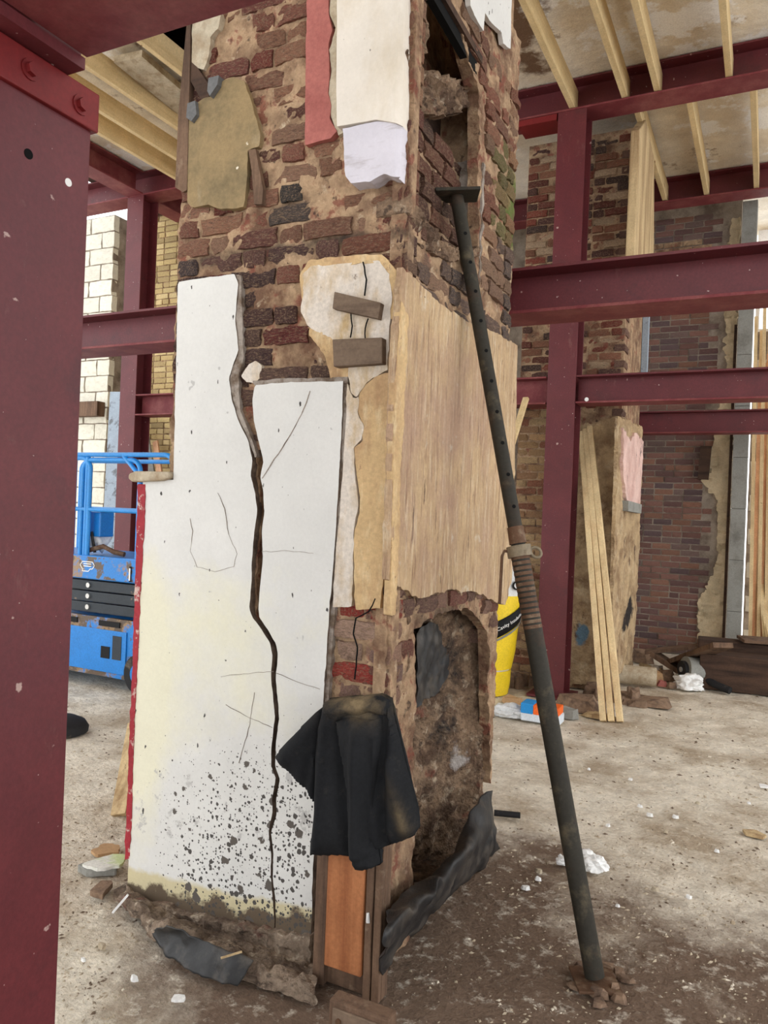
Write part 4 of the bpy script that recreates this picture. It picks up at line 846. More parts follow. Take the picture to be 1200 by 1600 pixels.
# ================================================================== STEELWORK
c0 = column('near dark red steel column filling the left edge', -1.695, 1.26, 0, 2.63, h=.25, b=.265, face='X', plate=False)
MB().box((-1.70, 1.10, 2.532), (-1.556, 1.405, 2.63)).build('cap_band', 'steel_bright', c0, bevel=.004)
for yy, zz in ((1.20, 2.585), (1.345, 2.575)): bolt(c0, (-1.556, yy, zz), (1, 0, 0), .016)
for yy, zz, s_ in ((1.215, 2.40, .012), (1.33, 2.38, .010)): MB().tube((-1.5705, yy, zz), (-1.5690, yy, zz), s_, 14).build('bolt_hole', 'hole' if s_ > .011 else 'white', c0)
nb_ = beam('near dark red beam crossing the top left corner above the column', (-1.50, 1.185, 2.91), (3.2, 1.185, 2.91), h=.25, b=.25)
MB().box((-1.70, 1.06, 2.632), (-1.505, 1.31, 2.66)).build('seat_plate', 'steel', nb_)
MB().box((-1.56, 1.06, 2.664), (-1.52, 1.31, 2.92)).build('end_plate', 'steel', nb_)
for yy in (1.12, 1.25): bolt(nb_, (-1.545 + .03, yy, 2.72), (1, 0, 0), .015, 'steel')
beam('long dark red first-floor beam just behind the chimney', (-9.5, 3.99, 2.895), (4.5, 3.99, 2.895), h=.238, b=.27, m='steel')
c1 = column('tall dark red steel column right of the leaning prop', -1.70, 6.98, 0, 5.27, face='Y')
for zz in (2.60, 2.55): pass
b1 = beam('dark red first-floor beam right of the tall column', (-1.57, 6.97, 2.885), (4.5, 6.97, 2.885), h=.25, b=.24)
b1b = beam('dark red first-floor beam running left from the tall column behind the chimney', (-6.80, 6.97, 2.885), (-1.84, 6.97, 2.885), h=.25, b=.24, m='steel_dusty')
for q in ((-1.50, 6.845, 2.62),): bolt(b1, (q[0] + .03, 6.85, 2.665), (0, -1, 0), .012, 'white')
beam('farthest dark red first-floor beam against the dark brick wall', (-1.62, 9.35, 2.88), (4.5, 9.35, 2.88), h=.255, b=.22)
beam('upper dark red beam on top of the tall column, carrying joist ends', (-9.5, 6.98, 5.55), (4.5, 6.98, 5.55), h=.28, b=.27)
beam('far upper dark red beam high on the dark brick wall', (-9.5, 9.35, 5.55), (4.5, 9.35, 5.55), h=.28, b=.25)
MB().box((-2.2, 6.85, 5.21), (-1.84, 7.1, 5.265)).build('haunch', 'steel_bright', c1)
c2 = column('dark red steel column far left behind the blue lift', -6.93, 6.98, 0, 5.27, face='Y')
beam('upper dark red beam meeting the far left column head, running front to back', (-6.93, -2.0, 5.545), (-6.93, 6.84, 5.545), h=.27, b=.25, m='steel_dusty')
beam('upper dark red beam running back from the far left column head', (-6.93, 7.12, 5.545), (-6.93, 7.7, 5.545), h=.27, b=.25, m='steel_dusty')

# ================================================================== JOISTS
def joist(label, xy0, xy1, w=.05, h=.2, zb=5.292, grp=None):
    o = MB().bar((xy0[0], xy0[1], zb + h / 2), (xy1[0], xy1[1], zb + h / 2), w, h, (1, 0, 0)).build('timber_joist', 'timber_new', None, bevel=.003)
    return setp(o, label, 'joist', grp)
def jx(px, py, z=5.292): return onZ(px, py, z).x
labs = ['pale upper joist nearest the chimney on its right side', 'second pale upper joist right of the chimney, meeting the beam beside a wall crack', 'third pale upper joist right of the chimney', 'rightmost pale upper joist in front of the upper beam']
for (px, py), lb in zip(((893, 172), (975, 160), (1026, 150), (1138, 133)), labs):
    x = onY(px, py, 6.84).x; joist(lb, (x, .2), (x, 6.965))
labs = ['pale joist beyond the upper beam, ending beside the split timber post', 'middle pale joist beyond the upper beam', 'rightmost pale joist beyond the upper beam']
for (px, py), lb in zip(((1038, 330), (1103, 322), (1181, 312)), labs):
    x = onY(px, py, 9.24).x; joist(lb, (x, 7.0), (x, 9.34))
labs = ['left-hand pale joist highest in the gap by the near column', 'middle pale joist in the gap by the near column', 'lowest pale joist in the gap by the near column', 'pale timber across the dark hole by the chimney top']
for (px, py), lb in zip(((215, 160), (212, 210), (200, 236), (252, 92)), labs):
    q = onZ(px, py, 5.292); joist(lb, (q.x, .2), (q.x, 6.965))
o = MB().bar(onZ(200, 88, 5.45), onZ(300, 172, 5.45), .30, .06, (1, 0, 0)).build('broken_ceiling_beam', 'greyplaster', None); setp(o, 'dirty grey broken ceiling edge beside the dark hole', 'ceiling fragment')

# ================================================================== FAR PIER
PX0, PX1, PY0, PY1 = -2.24, -1.24, 7.36, 8.45
PF = Plane((0, PY0, 0), (1, 0, 0), (0, 0, 1)); PR = Plane((PX1, 0, 0), (0, 1, 0), (0, 0, 1))
pi = thing('brick_pier', 'stripped brick and plaster pier standing behind the tall red column', 'brick pier', (-1.74, 7.9, 0))
MB().box((PX0, PY0 + .015, 0), (PX1 - .015, PY1, 5.27)).build('masonry_body', 'mortar', pi)
n2 = 0
for row in range(70):
    z = .05 + row * .0755
    if z > 5.2: break
    a = PX0; k = row % 2
    while a < PX1 - .03:
        ln = min(.108 if k else .215, PX1 - a); k = 1 - k
        q = proj([PF.P(a + ln / 2, z)])[0]
        up = q[1] < 640; vis = (q[0] < 868 or (q[0] > 905 and up)) and q[1] > 180 and not (420 < q[1] < 505) and not (590 < q[1] < 632)
        if vis and ln > .04 and n2 < 290:
            pal = [C(112, 60, 52), C(140, 70, 58), C(92, 60, 56), C(150, 100, 78), C(76, 58, 56), C(196, 168, 138)] if up else [C(196, 160, 116), C(184, 146, 104), C(172, 132, 98), C(150, 96, 74), C(204, 172, 128)]
            brick(pi, PF, a + ln / 2, z, ln - .012, .062, .1, rnd.uniform(-.02, .02) if up else rnd.uniform(-.006, .006), shade(rnd.choice(pal), rnd.uniform(.8, 1.15)), 'brick', tilt=.03); n2 += 1
        a += ln
    b = PY0
    if row % 2 == 0 and n2 < 296 and (z > 3.0 or z > 2.45):
        brick(pi, PR, PY0 + .1, z, .2, .063, .1, 0, shade(rnd.choice([C(128, 96, 84), C(110, 80, 72)]), 1), 'brick'); n2 += 1
print('pier bricks', n2)
pa_ = {'paint': low(lambda x, y: .75 * np.exp(-(((x - 908) / 16) ** 2 + ((y - 992) / 26) ** 2))), 'soot': low(lambda x, y: .75 * np.exp(-(((x - 981 + (y - 960) * .2) / 9) ** 2 + ((y - 962) / 40) ** 2)))}
slab('tan_render', 'lumpy', pi, PF.px([(892, 668), (930, 662), (963, 650), (960, 800), (952, 1000), (948, 1060), (880, 1072), (886, 900)]), PF, .03, .04, cell=.02, amp=.016, freq=6, jit=.03, attrs=pa_)
slab('tan_render', 'lumpy', pi, PR.px([(963, 650), (1000, 668), (998, 800), (994, 900), (988, 1000), (984, 1042), (948, 1060), (955, 900)]), PR, .02, .03, cell=.02, amp=.016, freq=6, jit=.03, attrs=pa_)
slab('pink_plaster', 'pink_pale', pi, PR.px([(966, 668), (978, 690), (986, 676), (999, 690), (996, 740), (993, 792), (982, 800), (972, 782), (966, 740)]), PR, .045, .04, cell=.02, amp=.004, jit=.03)
MB().prism(PR.px([(970, 782), (992, 788), (991, 802), (969, 798)]), PR, 0, .07).build('timber_plug', 'concrete', pi)
st_ = MB()
for k in range(26): st_.stone((rnd.choice((rnd.uniform(-2.3, -1.97), rnd.uniform(-1.42, -.95))), rnd.uniform(7.0, 7.3), -.01), rnd.uniform(.05, .12), rnd.uniform(.05, .1), rnd.uniform(.04, .14), 40 + k)
o = st_.build('rubble_heap', 'brownstone', None, kind='stuff'); setp(o, 'low heap of broken brick rubble along the foot of the far pier', 'rubble')
o = MB().prism(PR.px([(982, 205), (992, 190), (1006, 250), (1006, 402), (973, 402)]), PR, .02, .10).build('split_timber_post', 'timber_beige', None, bevel=.01); setp(o, 'wide split pale timber standing on the red beam beside the upper pier', 'timber')
MB().box((PX1 - .01, PY1 - .06, 2.9), (PX1 + .05, PY1 + .02, 4.2)).build('steel_strip', 'greyboard', pi)

# leaning softwood lengths
base = onZ(969, 1128, 0); top = onX(918, 672, PX1 - .28)
for k, (dx, lb) in enumerate(((0, 'rightmost of the pale softwood lengths leaning on the far pier'), (-.062, 'middle pale softwood length leaning on the far pier'), (-.120, 'leftmost pale softwood length leaning on the far pier'))):
    p = Vector((base.x + dx, base.y - .03 * k, .0)); q = onY(922 - 7 * k, 668 + 4 * k, PY0 - .07)
    o = MB().bar(p, q, .048, .07, (1, 0, 0)).build('timber_length', 'timber_up', None, bevel=.003); setp(o, lb, 'timber', 'softwood lengths leaning on the pier')
o = MB().bar(onY(798, 700, 6.5) + (onY(798, 700, 6.5) - onY(822, 622, 6.75)) * (onY(798, 700, 6.5).z / (onY(822, 622, 6.75).z - onY(798, 700, 6.5).z)), onY(822, 622, 6.75), .05, .03).build('timber_brace', 'timber_new', None); setp(o, 'short slanting pale brace right behind the chimney under the beam', 'timber')
# bundle by the window
for k in range(20):
    xb_ = -.17 + k * .022 + rnd.uniform(-.008, .008); lean = (-.10, -.02, -.06, .02)[k % 4] + rnd.uniform(-.012, .012); yb = 10.46 + .055 * (k % 4)
    zt = rnd.uniform(3.6, 4.9)
    o = MB().bar((xb_ + .03, yb, .0), (xb_ + lean * .6, 11.10 + .055 * (k % 4), zt), .042, .034, (1, 0, 0)).build('timber_length', 'timber_pink' if k % 2 else 'timber_up', None, bevel=.002)
    setp(o, 'tall thin pinkish timber length leaning in the bundle at the far right edge', 'timber', 'timber lengths at the far right edge')
for k, (xb_, xt, zt) in enumerate(((.02, -.16, 2.0), (.06, -.19, 1.55), (.09, -.16, 1.2))):
    o = MB().bar((xb_, 10.35 - .06 * k, .25), (xt, 11.2, zt), .05, .03, (1, 0, 0)).build('timber_length', 'timber_up', None)
    setp(o, ['longest', 'middle', 'shortest'][k] + ' of the slanting pale battens crossing the timber bundle at the far right', 'timber', 'slanting battens')

# ================================================================== FAR RIGHT DEBRIS
def baulk(label, p0, p1, w, h, m='timber_dark', name='timber_baulk', cat='timber'):
    p0 = Vector(p0); p1 = Vector(p1)
    o = MB().bar(p0, p1, w, h).build(name, m, None, bevel=.008); return setp(o, label, cat)
g0 = onZ(1090, 1075, 0)
baulk('large dark squared timber beam lying on the floor at the right edge', (g0.x + .0, g0.y + .17, .17), (g0.x + 2.2, g0.y + .30, .17), .34, .34)
baulk('dark timber lying behind the large squared beam', (g0.x - .05, g0.y + .55, .21), (g0.x + 2.1, g0.y + .75, .21), .3, .42)
g1 = onZ(1003, 1010, .3)
def plank(label, a, b, w, t, m='timber_old', z=None):
    o = MB().bar(a, b, w, t).build('plank', m, None, bevel=.002); return setp(o, label, 'plank')
plank('long brown plank lying slanted against the foot of the dark brick wall', onZ(1008, 1018, .22), onZ(1105, 1008, .35), .22, .03)
plank('plank propped up from the rubble onto the dark beam', onZ(1055, 1035, .14), onZ(1130, 1008, .48), .2, .05)
plank('short brown plank sloping down toward the grey wheel', onZ(1020, 1020, .22), onZ(1063, 1048, .07), .2, .05)
plank('brown board lying on top of the dark squared beam', (g0.x + .35, g0.y + .5, .455), (g0.x + 1.6, g0.y + .8, .455), .35, .03)
plank('thin pale stick lying on the rubble by the pier foot', onZ(1000, 1038, .06), onZ(1034, 1046, .05), .04, .03, 'timber_beige')
wh = thing('grinder', 'grey power tool with a round disc in the rubble by the dark beam', 'power tool', onZ(1075, 1060, 0))
c = onZ(1070, 1046, .16)
MB().tube(c, c + Vector((.16, .10, -.02)), .13, 24).build('disc_guard', 'concrete', wh, smooth=True)
MB().tube(c - Vector((.03, .02, 0)), c, .085, 20).build('disc', 'rubber', wh, smooth=True)
MB().tube(c - Vector((.04, .027, 0)), c - Vector((.025, .018, 0)), .025, 12).build('spindle', 'chrome', wh)
MB().path([c + Vector((.14, .05, -.05)), c + Vector((.28, -.05, -.10)), c + Vector((.42, -.12, -.13))], .035, 10).build('body', 'rubber', wh, smooth=True)
pc = thing('pipe_offcut', 'short grey-green pipe offcut in the rubble beside the pier', 'pipe', onZ(1000, 1062, 0))
c = onZ(998, 1055, .10)
MB().tube(c - Vector((.2, .05, 0)), c + Vector((.16, .02, 0)), .09, 20).build('pipe', 'greyplaster', pc, smooth=True)
MB().tube(c + Vector((.155, .0198, 0)), c + Vector((.166, .021, 0)), .07, 18).build('pipe_mouth', 'concrete', pc)
rub = [(1018, 1066, .11, 'card', 'tan broken brick lump in front of the pipe offcut'), (1040, 1062, .09, 'brownstone', 'brown rubble lump left of the grey power tool'), (1003, 1035, .12, 'brownstone', 'grey-brown rubble lump against the pier foot'),
       (1034, 1072, .05, 'pink', 'small pink plaster lump in the rubble by the white bag'), (1050, 1075, .05, 'brownstone', 'small brown lump beside the white bag'), (1026, 1052, .07, 'creampatch', 'cream plaster lump on the rubble behind the tan brick')]
for i, (x, y, s_, m, lb) in enumerate(rub):
    q = onZ(x, y, 0); o = MB().stone((q.x, q.y, 0), s_ * 1.2, s_ * .8, s_ * 1.2, i + 11).build('rubble_lump', m, None); setp(o, lb, 'rubble', 'rubble lumps by the pier')
def bag(label, px, size, seed, name='plastic_bag', flat=.5, m='bag', z=0):
    q = onZ(px[0], px[1], z)
    mb = MB(); bm = bmesh.new(); bmesh.ops.create_icosphere(bm, subdivisions=4, radius=1); vs = []
    for v in bm.verts:
        p = v.co; k = 1 + .45 * NZ(p.x * 1.7 + seed, p.y * 1.7, p.z * 1.7) + .22 * (1 - abs(NZ(p.x * 4 + seed, p.y * 4, p.z * 4)) * 2) - .15 + .1 * NZ(p.x * 11, p.y * 11 + seed, p.z * 11)
        vs.append((q.x + p.x * size[0] * k, q.y + p.y * size[1] * k, max(.002, size[2] * .55 + p.z * size[2] * k) + z))
    mb.add(vs, [tuple(v.index for v in f.verts) for f in bm.faces]); bm.free()
    return setp(mb.build(name, m, None, smooth=1.0), label, 'plastic bag')
bag('crumpled white plastic bag lying before the dark beam on the right', (1074, 1076), (.15, .10, .09), 3.)
bag('crumpled white plastic rag on the floor behind the prop', (922, 1357), (.075, .055, .05), 9., 'plastic_rag')
bag('small end of white rag showing left of the prop', (879, 1350), (.03, .025, .025), 12., 'plastic_rag')
bag('clear white plastic wrapping on the floor right of the chimney', (795, 1118), (.16, .1, .06), 15., 'plastic_wrap', m='wrapgrey')

# tub with orange and blue label by column foot
q = onZ(842, 1130, 0); tu = thing('plastic_tub', 'small clear tub with an orange and blue label behind the prop', 'tub', q)
MB().box((q.x - .15, q.y, 0), (q.x + .16, q.y + .16, .075)).build('tub', 'tub', tu, bevel=.01)
MB().box((q.x - .15, q.y - .004, .06), (q.x - .05, q.y + .16, .14)).build('label_block', 'labelblue', tu, bevel=.006)
MB().box((q.x - .05, q.y - .004, .06), (q.x + .15, q.y + .16, .135)).build('label_block', 'orange', tu, bevel=.006)
# debris round column foot
for i, (x, y, s_, m, lb) in enumerate([(905, 1108, .16, 'brownstone', 'torn grey-brown slab leaning at the foot of the tall column'), (885, 1120, .10, 'concrete', 'grey bundle of cable scrap beside the tub'), (1010, 1098, .20, 'brownstone', 'flat grey sheet on the floor right of the softwood lengths'), (800, 1098, .08, 'card', 'brown card scrap by the yellow pack'), (935, 1120, .12, 'timber_beige', 'sandy flat piece just left of the softwood lengths')]):
    q = onZ(x, y, 0); o = MB().stone((q.x, q.y, 0), s_ * 1.4, s_, s_ * (.25 if i in (2, 4) else .7), i + 30).build('debris_slab', m, None); setp(o, lb, 'debris', 'debris at the column foot')

# ================================================================== INSULATION PACK
q = Vector((-2.20, 6.72, 0)); R_ = .21
ip = thing('insulation_pack', 'tall yellow plastic wrapped pack of insulation behind the chimney, right side', 'insulation', q)
def ring_tube(name, z0, z1, m, r=R_):
    mb = MB(); n = 28; k = 8; vs = []
    for i in range(k + 1):
        z = z0 + (z1 - z0) * i / k
        for j in range(n):
            t = 2 * math.pi * j / n; rr = r * (1 + .04 * NZ(math.cos(t) * 2, math.sin(t) * 2, z * 6)); vs.append((q.x + rr * math.cos(t) + .12 * (z - .5), q.y + rr * math.sin(t), z))
    fs = [(i * n + j, i * n + (j + 1) % n, (i + 1) * n + (j + 1) % n, (i + 1) * n + j) for i in range(k) for j in range(n)] + [tuple(range(n - 1, -1, -1)), tuple(range(k * n, k * n + n))]
    return mb.add(vs, fs).build(name, m, ip, smooth=1.0)
ring_tube('lower_wrap', .0, .22, 'yellow'); ring_tube('yellow_wrap', .235, .90, 'yellow'); ring_tube('white_wrap', .90, 1.14, 'wrapgrey', R_ * .97); ring_tube('wrap_gap', .21, .25, 'wrapgrey', R_ * .92)
bd = MB(); n = 24
for (o0, w_, nm, m) in ((0, .16, 'black_band', 'black'), (-.03, .02, 'grey_band', 'concrete')):
    bd = MB(); vs = []
    for j in range(n + 1):
        t = -math.pi * .95 + j / n * math.pi * 1.25; zc = .30 + .5 * (j / n) * .95 + o0
        for zz in (zc, zc + w_):
            rr = R_ * 1.045 + (.003 if m != 'black' else 0); vs.append((q.x + rr * math.cos(t) + .12 * (zz - .5), q.y + rr * math.sin(t), zz))
    bd.add(vs, [(2 * j, 2 * j + 2, 2 * j + 3, 2 * j + 1) for j in range(n)]); ob = bd.build(nm, m, ip, smooth=1.0)
    s_ = ob.modifiers.new('thickness', 'SOLIDIFY'); s_.thickness = .003
# lettering wrapped round the pack, along the black band
tx = textpart('Cavity Insulation', .046, 'white', ip, Matrix.Identity(4), .0012)
tx.location = (0, 0, 0); t0, ca, sa = -.55, .876, .482; zc = .30 + .475 * ((t0 + .95 * math.pi) / (1.25 * math.pi)) + .08
for v in tx.data.vertices:
    u_, v_ = v.co.x * ca - v.co.y * sa, v.co.x * sa + v.co.y * ca; zz = zc + v_
    rr = R_ * 1.052 + .004 + v.co.z; a_ = t0 + u_ / (R_ * 1.05)
    v.co = (rr * math.cos(a_) + .12 * (zz - .5), rr * math.sin(a_), zz)
for r_o, off_, m_ in ((.055, .0, 'black'), (.036, .002, 'wrapgrey')):
    vs = []; n = 20
    for j in range(n):
        a_ = -.55 + r_o * math.cos(2 * math.pi * j / n) / R_; zz = 1.0 + .8 * r_o * math.sin(2 * math.pi * j / n); rr = R_ * 1.03 + off_
        vs.append((q.x + rr * math.cos(a_) + .12 * (zz - .5), q.y + rr * math.sin(a_), zz))
    ob = MB().add(vs, [tuple(range(n))]).build('oval_emblem', m_, ip); ob.modifiers.new('thickness', 'SOLIDIFY').thickness = .002

# ================================================================== SCISSOR LIFT
LX0, LX1, LY = -6.25, -4.40, 4.83
li = thing('scissor_lift', 'muddy bright blue scissor lift parked behind the white plaster on the left', 'scissor lift', ((LX0 + LX1) / 2, LY + .38, 0))
W_ = .76
def lslab(name, x0, x1, z0, z1, m, y=LY, th=.03, mudf=None):
    pl = Plane((0, y, 0), (1, 0, 0), (0, 0, 1))
    return slab(name, m, li, [(x0, z0), (x1, z0), (x1, z1), (x0, z1)], pl, .0, th, cell=.05, amp=0, jit=0, attrs={'mud_and_shade': mudf or (lambda P: P[:, 0] * 0 + .3)}, smooth=.5)
MB().box((LX0, LY + .02, .09), (LX1, LY + W_, .60)).build('chassis', 'blue', li, bevel=.01)
lslab('side_panel', LX0, LX1 + .02, .10, .60, 'blue', LY, .05, lambda P: .645 + 0 * P[:, 0])
MB().box((-5.45, LY - .012, .14), (-4.78, LY, .50)).build('access_door', 'blue', li, bevel=.004)
MB().box((-4.93, LY - .016, .26), (-4.83, LY - .012, .46)).build('recess_slot', 'charcoal', li)
MB().box((-5.06, LY - .018, .26), (-4.96, LY - .012, .36)).build('recess_slot', 'black', li)
MB().box((-5.10, LY - .014, .53), (-4.86, LY - .005, .575)).build('vent_slot', 'black', li)
MB().box((-5.5, LY - .014, .53), (-5.36, LY - .005, .575)).build('vent_slot', 'black', li)
for xx in (-4.62, -5.95):
    wq = MB().tube((xx, LY - .02, .17), (xx, LY + .12, .17), .165, 28).build('wheel', 'rubber', li, smooth=True)
    MB().tube((xx, LY - .026, .17), (xx, LY - .018, .17), .09, 20).build('wheel_hub', 'blue', wq)
    wq = MB().tube((xx, LY + W_ - .12, .17), (xx, LY + W_ + .02, .17), .165, 28).build('wheel', 'rubber', li, smooth=True)
for k in range(3):
    z = .625 + k * .095
    MB().box((LX0 + .03, LY + .03, z), (LX1 - .03, LY + .09, z + .085)).box((LX0 + .03, LY + W_ - .09, z), (LX1 - .03, LY + W_ - .03, z + .085)).build('scissor_arm', 'charcoal', li, bevel=.006)
    for xx in (-5.28, -4.7): MB().tube((xx, LY + .015, z + .045), (xx, LY + .03, z + .045), .022, 12).build('pivot_pin', 'chrome', li)
MB().box((LX0, LY, .915), (LX1, LY + W_, 1.12)).build('platform', 'blue', li, bevel=.012)
lslab('platform_side', LX0, LX1, .925, 1.11, 'blue', LY - .004, .02, lambda P: P[:, 0] * 0 + .55 + .06 * sst(-4.7, -5.1, P[:, 0]))
# emblem outline and fleet number
pl = Plane((0, LY - .006, 0), (1, 0, 0), (0, 0, 1)); ex, ez = -5.27, 1.035
oc = [(-.085, .0), (-.062, .03), (.062, .03), (.085, 0), (.062, -.03), (.035, -.03), (.015, -.052), (-.06, -.052), (-.05, -.03), (-.062, -.03)]
em = MB()
for i in range(len(oc)):
    a, b = oc[i], oc[(i + 1) % len(oc)]; em.bar(pl.P(ex + a[0], ez + a[1]), pl.P(ex + b[0], ez + b[1]), .007, .003, (0, 0, 1) if abs(a[0] - b[0]) > abs(a[1] - b[1]) else (1, 0, 0))
for dz in (.012, -.008): em.bar(pl.P(ex - .045, ez + dz), pl.P(ex + .045, ez + dz), .008, .003, (0, 0, 1))
em.build('emblem', 'white', li)
mx = Matrix.Rotation(math.pi / 2, 4, 'X'); mx.translation = Vector((-4.765, LY - .012, .985)); textpart('1', .19, 'black', li, mx, .002, 'number_outline')
o_ = bpy.data.objects; mx2 = mx.copy(); mx2.translation = Vector((-4.765, LY - .017, .985)); textpart('1', .15, 'white', li, mx2, .002, 'fleet_number')
r = .021
def rail(pts, nm='guard_rail'): MB().path(pts, r, 10).build(nm, 'blue_rail', li, smooth=True)
def corner_loop(y, z1, x0, x1):
    pts = [(x0, y, 1.12)]
    for t in np.linspace(math.pi, math.pi / 2, 6): pts.append((x0 + .1 + .1 * math.cos(t), y, z1 - .1 + .1 * math.sin(t)))
    for t in np.linspace(math.pi / 2, 0, 6): pts.append((x1 - .1 + .1 * math.cos(t), y, z1 - .1 + .1 * math.sin(t)))
    return pts + [(x1, y, 1.12)]
rail(corner_loop(LY + .04, 2.0, LX0 + .05, LX1 + .02)); rail(corner_loop(LY + W_ - .04, 1.99, LX0 + .05, LX1 + .02))
rail(corner_loop(LY + .04, 1.97, LX0 + .3, -5.28 - .05)); rail(corner_loop(LY + .045, 1.955, -5.42, LX1 - .35))
for y in (LY + .04, LY + W_ - .04): MB().path([(LX0 + .05, y, 1.52), (LX1 + .02, y, 1.52)], r * .9, 10).build('mid_rail', 'blue_rail', li, smooth=True)
for z in (1.98, 1.52): MB().path([(LX1 + .02, LY + .04, z), (LX1 + .02, LY + W_ - .04, z)], r * .9, 10).build('end_rail', 'blue_rail', li, smooth=True)
MB().path([(-4.95, LY + .04, 2.0), (-4.66, LY + .04, 1.74)], r * .9, 10).build('brace_rail', 'blue_rail', li, smooth=True)
for xx in (-5.52, -5.36): MB().path([(xx, LY + .04, 1.12), (xx, LY + .04, 1.98)], r, 10).build('rail_post', 'blue_rail', li, smooth=True)
cb = MB().box((-5.48, LY + .10, 1.28), (-5.25, LY + .26, 1.50)).build('control_box', 'blue', li, bevel=.01)
MB().path([(-5.45, LY + .1, 1.13), (-5.40, LY + .08, 1.30), (-5.33, LY + .08, 1.32), (-5.30, LY + .1, 1.14)], .014, 8).build('cable_loop', 'rubber', li, smooth=True)
bag_ = onY(146, 850, LY + .15)
o = MB().blob((bag_.x, LY + .2, 1.30), .10, 3, .7, 3, (.9, .8, 1.3)).build('cloth_bundle', 'bag', None, smooth=1.2); setp(o, 'crumpled white bundle on the blue lift platform', 'bundle')
o.location.z = 1.125
o = MB().path([(-5.40, LY + .07, 1.145), (-5.2, LY + .10, 1.20), (-5.05, LY + .08, 1.16), (-4.95, LY + .1, 1.145)], .022, 8).build('tool_hose', 'prop_rust', None, smooth=True); setp(o, 'rusty brown hose lying on the blue lift platform', 'hose')

# things behind the lift
o = MB().hexa([onY(158, 870, 7.0), onY(178, 872, 7.0), onY(193, 612, 7.55), onY(172, 612, 7.55)], [onY(158, 870, 7.03), onY(178, 872, 7.03), onY(193, 612, 7.58), onY(172, 612, 7.58)]).build('leaning_board', 'greyboard', None); setp(o, 'grey-blue board leaning beside the far left red column', 'board')
for k, (a, b, m, lb) in enumerate((((236, 742), (222, 655), 'concrete', 'dark grey plank leaning right of the far left red column'), ((250, 745), (243, 690), 'timber_pink', 'pinkish timber leaning right of the grey plank on the left'))):
    p0 = onY(a[0], a[1], 7.72); p1 = onY(b[0], b[1], 7.88); d = (p1 - p0).normalized(); p0 = p0 - d * (p0.z / d.z)
    o = MB().bar(p0, p1, .13 if k == 0 else .08, .03, (1, 0, 0)).build('leaning_plank', m, None); setp(o, lb, 'plank')
o = MB().bar((-9.2, 7.68, 2.86), (-8.25, 7.68, 2.86), .14, .2, (0, 1, 0)).build('wall_timber', 'timber_old', None); setp(o, 'short brown bearer across the pale block wall', 'timber')

# ================================================================== LEFT FLOOR THINGS
q = onZ(92, 1143, 0)
rb = thing('rubber_foot', 'black rubber disc foot poking out behind the near column', 'rubber foot', q)
mb = MB(); n = 28; vs = []
for rr, z in ((.19, 0), (.195, .03), (.17, .07), (.11, .10), (.05, .115)):
    for j in range(n): vs.append((q.x + rr * math.cos(2 * math.pi * j / n), q.y + rr * math.sin(2 * math.pi * j / n), z))
mb.add(vs, [(i * n + j, i * n + (j + 1) % n, (i + 1) * n + (j + 1) % n, (i + 1) * n + j) for i in range(4) for j in range(n)] + [tuple(range(4 * n, 5 * n)), tuple(range(n - 1, -1, -1))])
mb.build('foot_pad', 'rubber', rb, smooth=.9)
MB().tube((q.x, q.y, .11), (q.x - .05, q.y, .4), .03, 14).build('foot_stem', 'charcoal', rb, smooth=True)
a = onZ(188, 1274, 0); b = onY(214, 1130, a.y + .25)
o = MB().bar(a, b, .09, .045, (1, 0, 0)).build('leaning_plank', 'timber_beige', None, bevel=.002); setp(o, 'pale board leaning behind the lower left edge of the white plaster', 'plank')
def flat(label, px, m, z0, th, name, cat, jit=.01, seed=1, tilt=(0, 0)):
    pts = [onZ(x, y, z0) for x, y in px]; cx = sum(p.x for p in pts) / len(pts); cy = sum(p.y for p in pts) / len(pts)
    pl = Plane((0, 0, 0), (1, 0, 0), (0, 1, 0)); poly = [(p.x, p.y) for p in pts]
    if sum((poly[i][0] - poly[i - 1][0]) * (poly[i][1] + poly[i - 1][1]) for i in range(len(poly))) > 0: poly = poly[::-1]
    o = slab(name, m, None, poly, pl, z0 + th, th, cell=.02, amp=.003, freq=8, jit=jit, disp=lambda A: (A[:, 0] - cx) * tilt[0] + (A[:, 1] - cy) * tilt[1]); return setp(o, label, cat)
flat('torn brown cardboard piece on the floor left of the chimney', [(142, 1332), (162, 1322), (190, 1324), (186, 1336), (152, 1340)], 'card', .01, .012, 'cardboard', 'cardboard', .015)
flat('pale grey slab under the green plasterboard scrap', [(118, 1360), (182, 1352), (182, 1368), (135, 1370)], 'concrete', .0, .03, 'plaster_slab', 'slab')
flat('pale green and white plasterboard scrap left of the chimney foot', [(128, 1353), (178, 1338), (198, 1340), (190, 1356), (150, 1362)], 'greenboard', .034, .012, 'plasterboard_scrap', 'plasterboard', .01)
flat('brown broken tile lying before the green plasterboard scrap', [(140, 1400), (158, 1383), (178, 1384), (160, 1406)], 'brownstone', .005, .02, 'broken_tile', 'tile', .006)
q = onZ(193, 1396, 0); o = MB().stone((q.x + .03, q.y + .1, 0), .10, .08, .12, 77).build('corner_stone', 'concrete', None, bevel=.01); setp(o, 'grey stone block at the left foot of the chimney', 'stone')
o = MB().bar(onZ(176, 1426, .02), onZ(200, 1398, .09), .008, .008).build('metal_rod', 'bag', None); setp(o, 'thin pale rod leaning on the left foot of the chimney', 'rod')
o = MB().tube(onZ(772, 1270, .02), onZ(813, 1274, .02), .016, 12).build('black_pipe', 'rubber', None, smooth=True); setp(o, 'short black pipe on the floor right of the chimney foot', 'pipe')
o = MB().bar(onZ(345, 1497, .10), onZ(378, 1487, .11), .006, .005).build('wood_splinter', 'timber_beige', None); setp(o, 'pale wood splinter on the rubble below the white plaster', 'splinter')
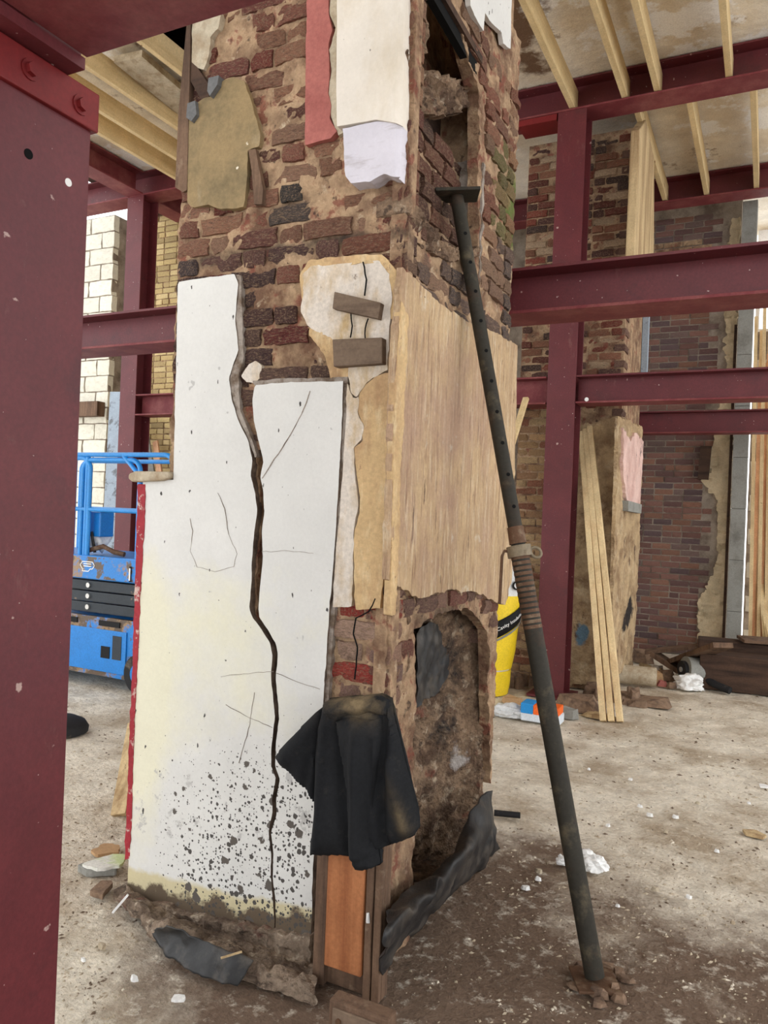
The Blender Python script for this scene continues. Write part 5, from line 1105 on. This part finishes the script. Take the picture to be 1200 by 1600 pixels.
flat('bright white plaster flake on the floor in the lower left', [(264, 1558), (288, 1556), (291, 1566), (268, 1567)], 'bag', .0, .008, 'plaster_flake', 'flake', .002)
flat('pale wood chip on the floor at the far right edge', [(1160, 1299), (1180, 1300), (1198, 1308), (1192, 1312), (1165, 1306)], 'timber_beige', .0, .012, 'wood_chip', 'wood chip', .003)
flat('pale flat chip just under the slab at the right edge', [(1186, 1226), (1200, 1228), (1202, 1232), (1188, 1231)], 'bag', .0, .008, 'plaster_flake', 'flake', .002)
# crumbs one could count near the front
cr = [(842, 1362), (841, 1374), (821, 1388), (1024, 1390), (1076, 1402), (965, 1415), (1145, 1442), (1000, 1260), (1015, 1274), (905, 1205), (920, 1202), (1055, 1277), (1090, 1255), (985, 1218), (1170, 1255), (360, 1500), (445, 1520), (300, 1470), (160, 1480), (130, 1500), (210, 1530), (1040, 1300), (950, 1290), (1120, 1330), (870, 1250)]
for i, (x, y) in enumerate(cr):
    q = onZ(x, y, 0); s_ = rnd.uniform(.007, .014)
    o = MB().stone((q.x, q.y, -.004), s_ * 1.6, s_, s_ * 1.0 + .004, 200 + i).build('plaster_crumb', 'bag' if i % 3 else 'greyplaster', None); setp(o, 'small pale plaster crumb lying loose on the dusty floor', 'plaster crumb', 'plaster crumbs on the floor')
# uncountable grit and chips
gr = MB()
for i in range(5200):
    if i < 2600: x = rnd.uniform(-6, 2.5); y = rnd.uniform(2.2, 7.6 if x < -2.3 else 9.0)
    else:
        p = onZ(rnd.choice([rnd.uniform(95, 215), rnd.uniform(760, 1200), rnd.uniform(600, 1200)]), rnd.uniform(1100, 1600), 0); x, y = p.x, p.y
    if CXL - .1 < x < CX + .05 and CY - .05 < y < CYR: continue
    if -2.35 < x < -1.15 and 6.8 < y < 8.5: continue
    s_ = rnd.choice([.0022, .003, .0035, .0045, .007]) * (.7 + .17 * y); h = floor_h(x, y); t = rnd.uniform(0, 6.3); l = rnd.uniform(1, 2.6)
    c_, d_ = math.cos(t) * s_, math.sin(t) * s_
    gr.add([(x + c_ * l, y + d_ * l, h - .002), (x - d_, y + c_, h - .002), (x - c_ * l, y - d_ * l, h - .002), (x + d_, y - c_, h - .002), (x + c_ * .3, y, h + s_ * .7)], [(0, 1, 4), (1, 2, 4), (2, 3, 4), (3, 0, 4)])
o = gr.build('floor_grit', 'floor_chips' if 'floor_chips' in M else 'greyplaster', None, kind='stuff', org=(0, 0, 0)); setp(o, 'fine grit and chips scattered over the dusty concrete floor', 'grit')
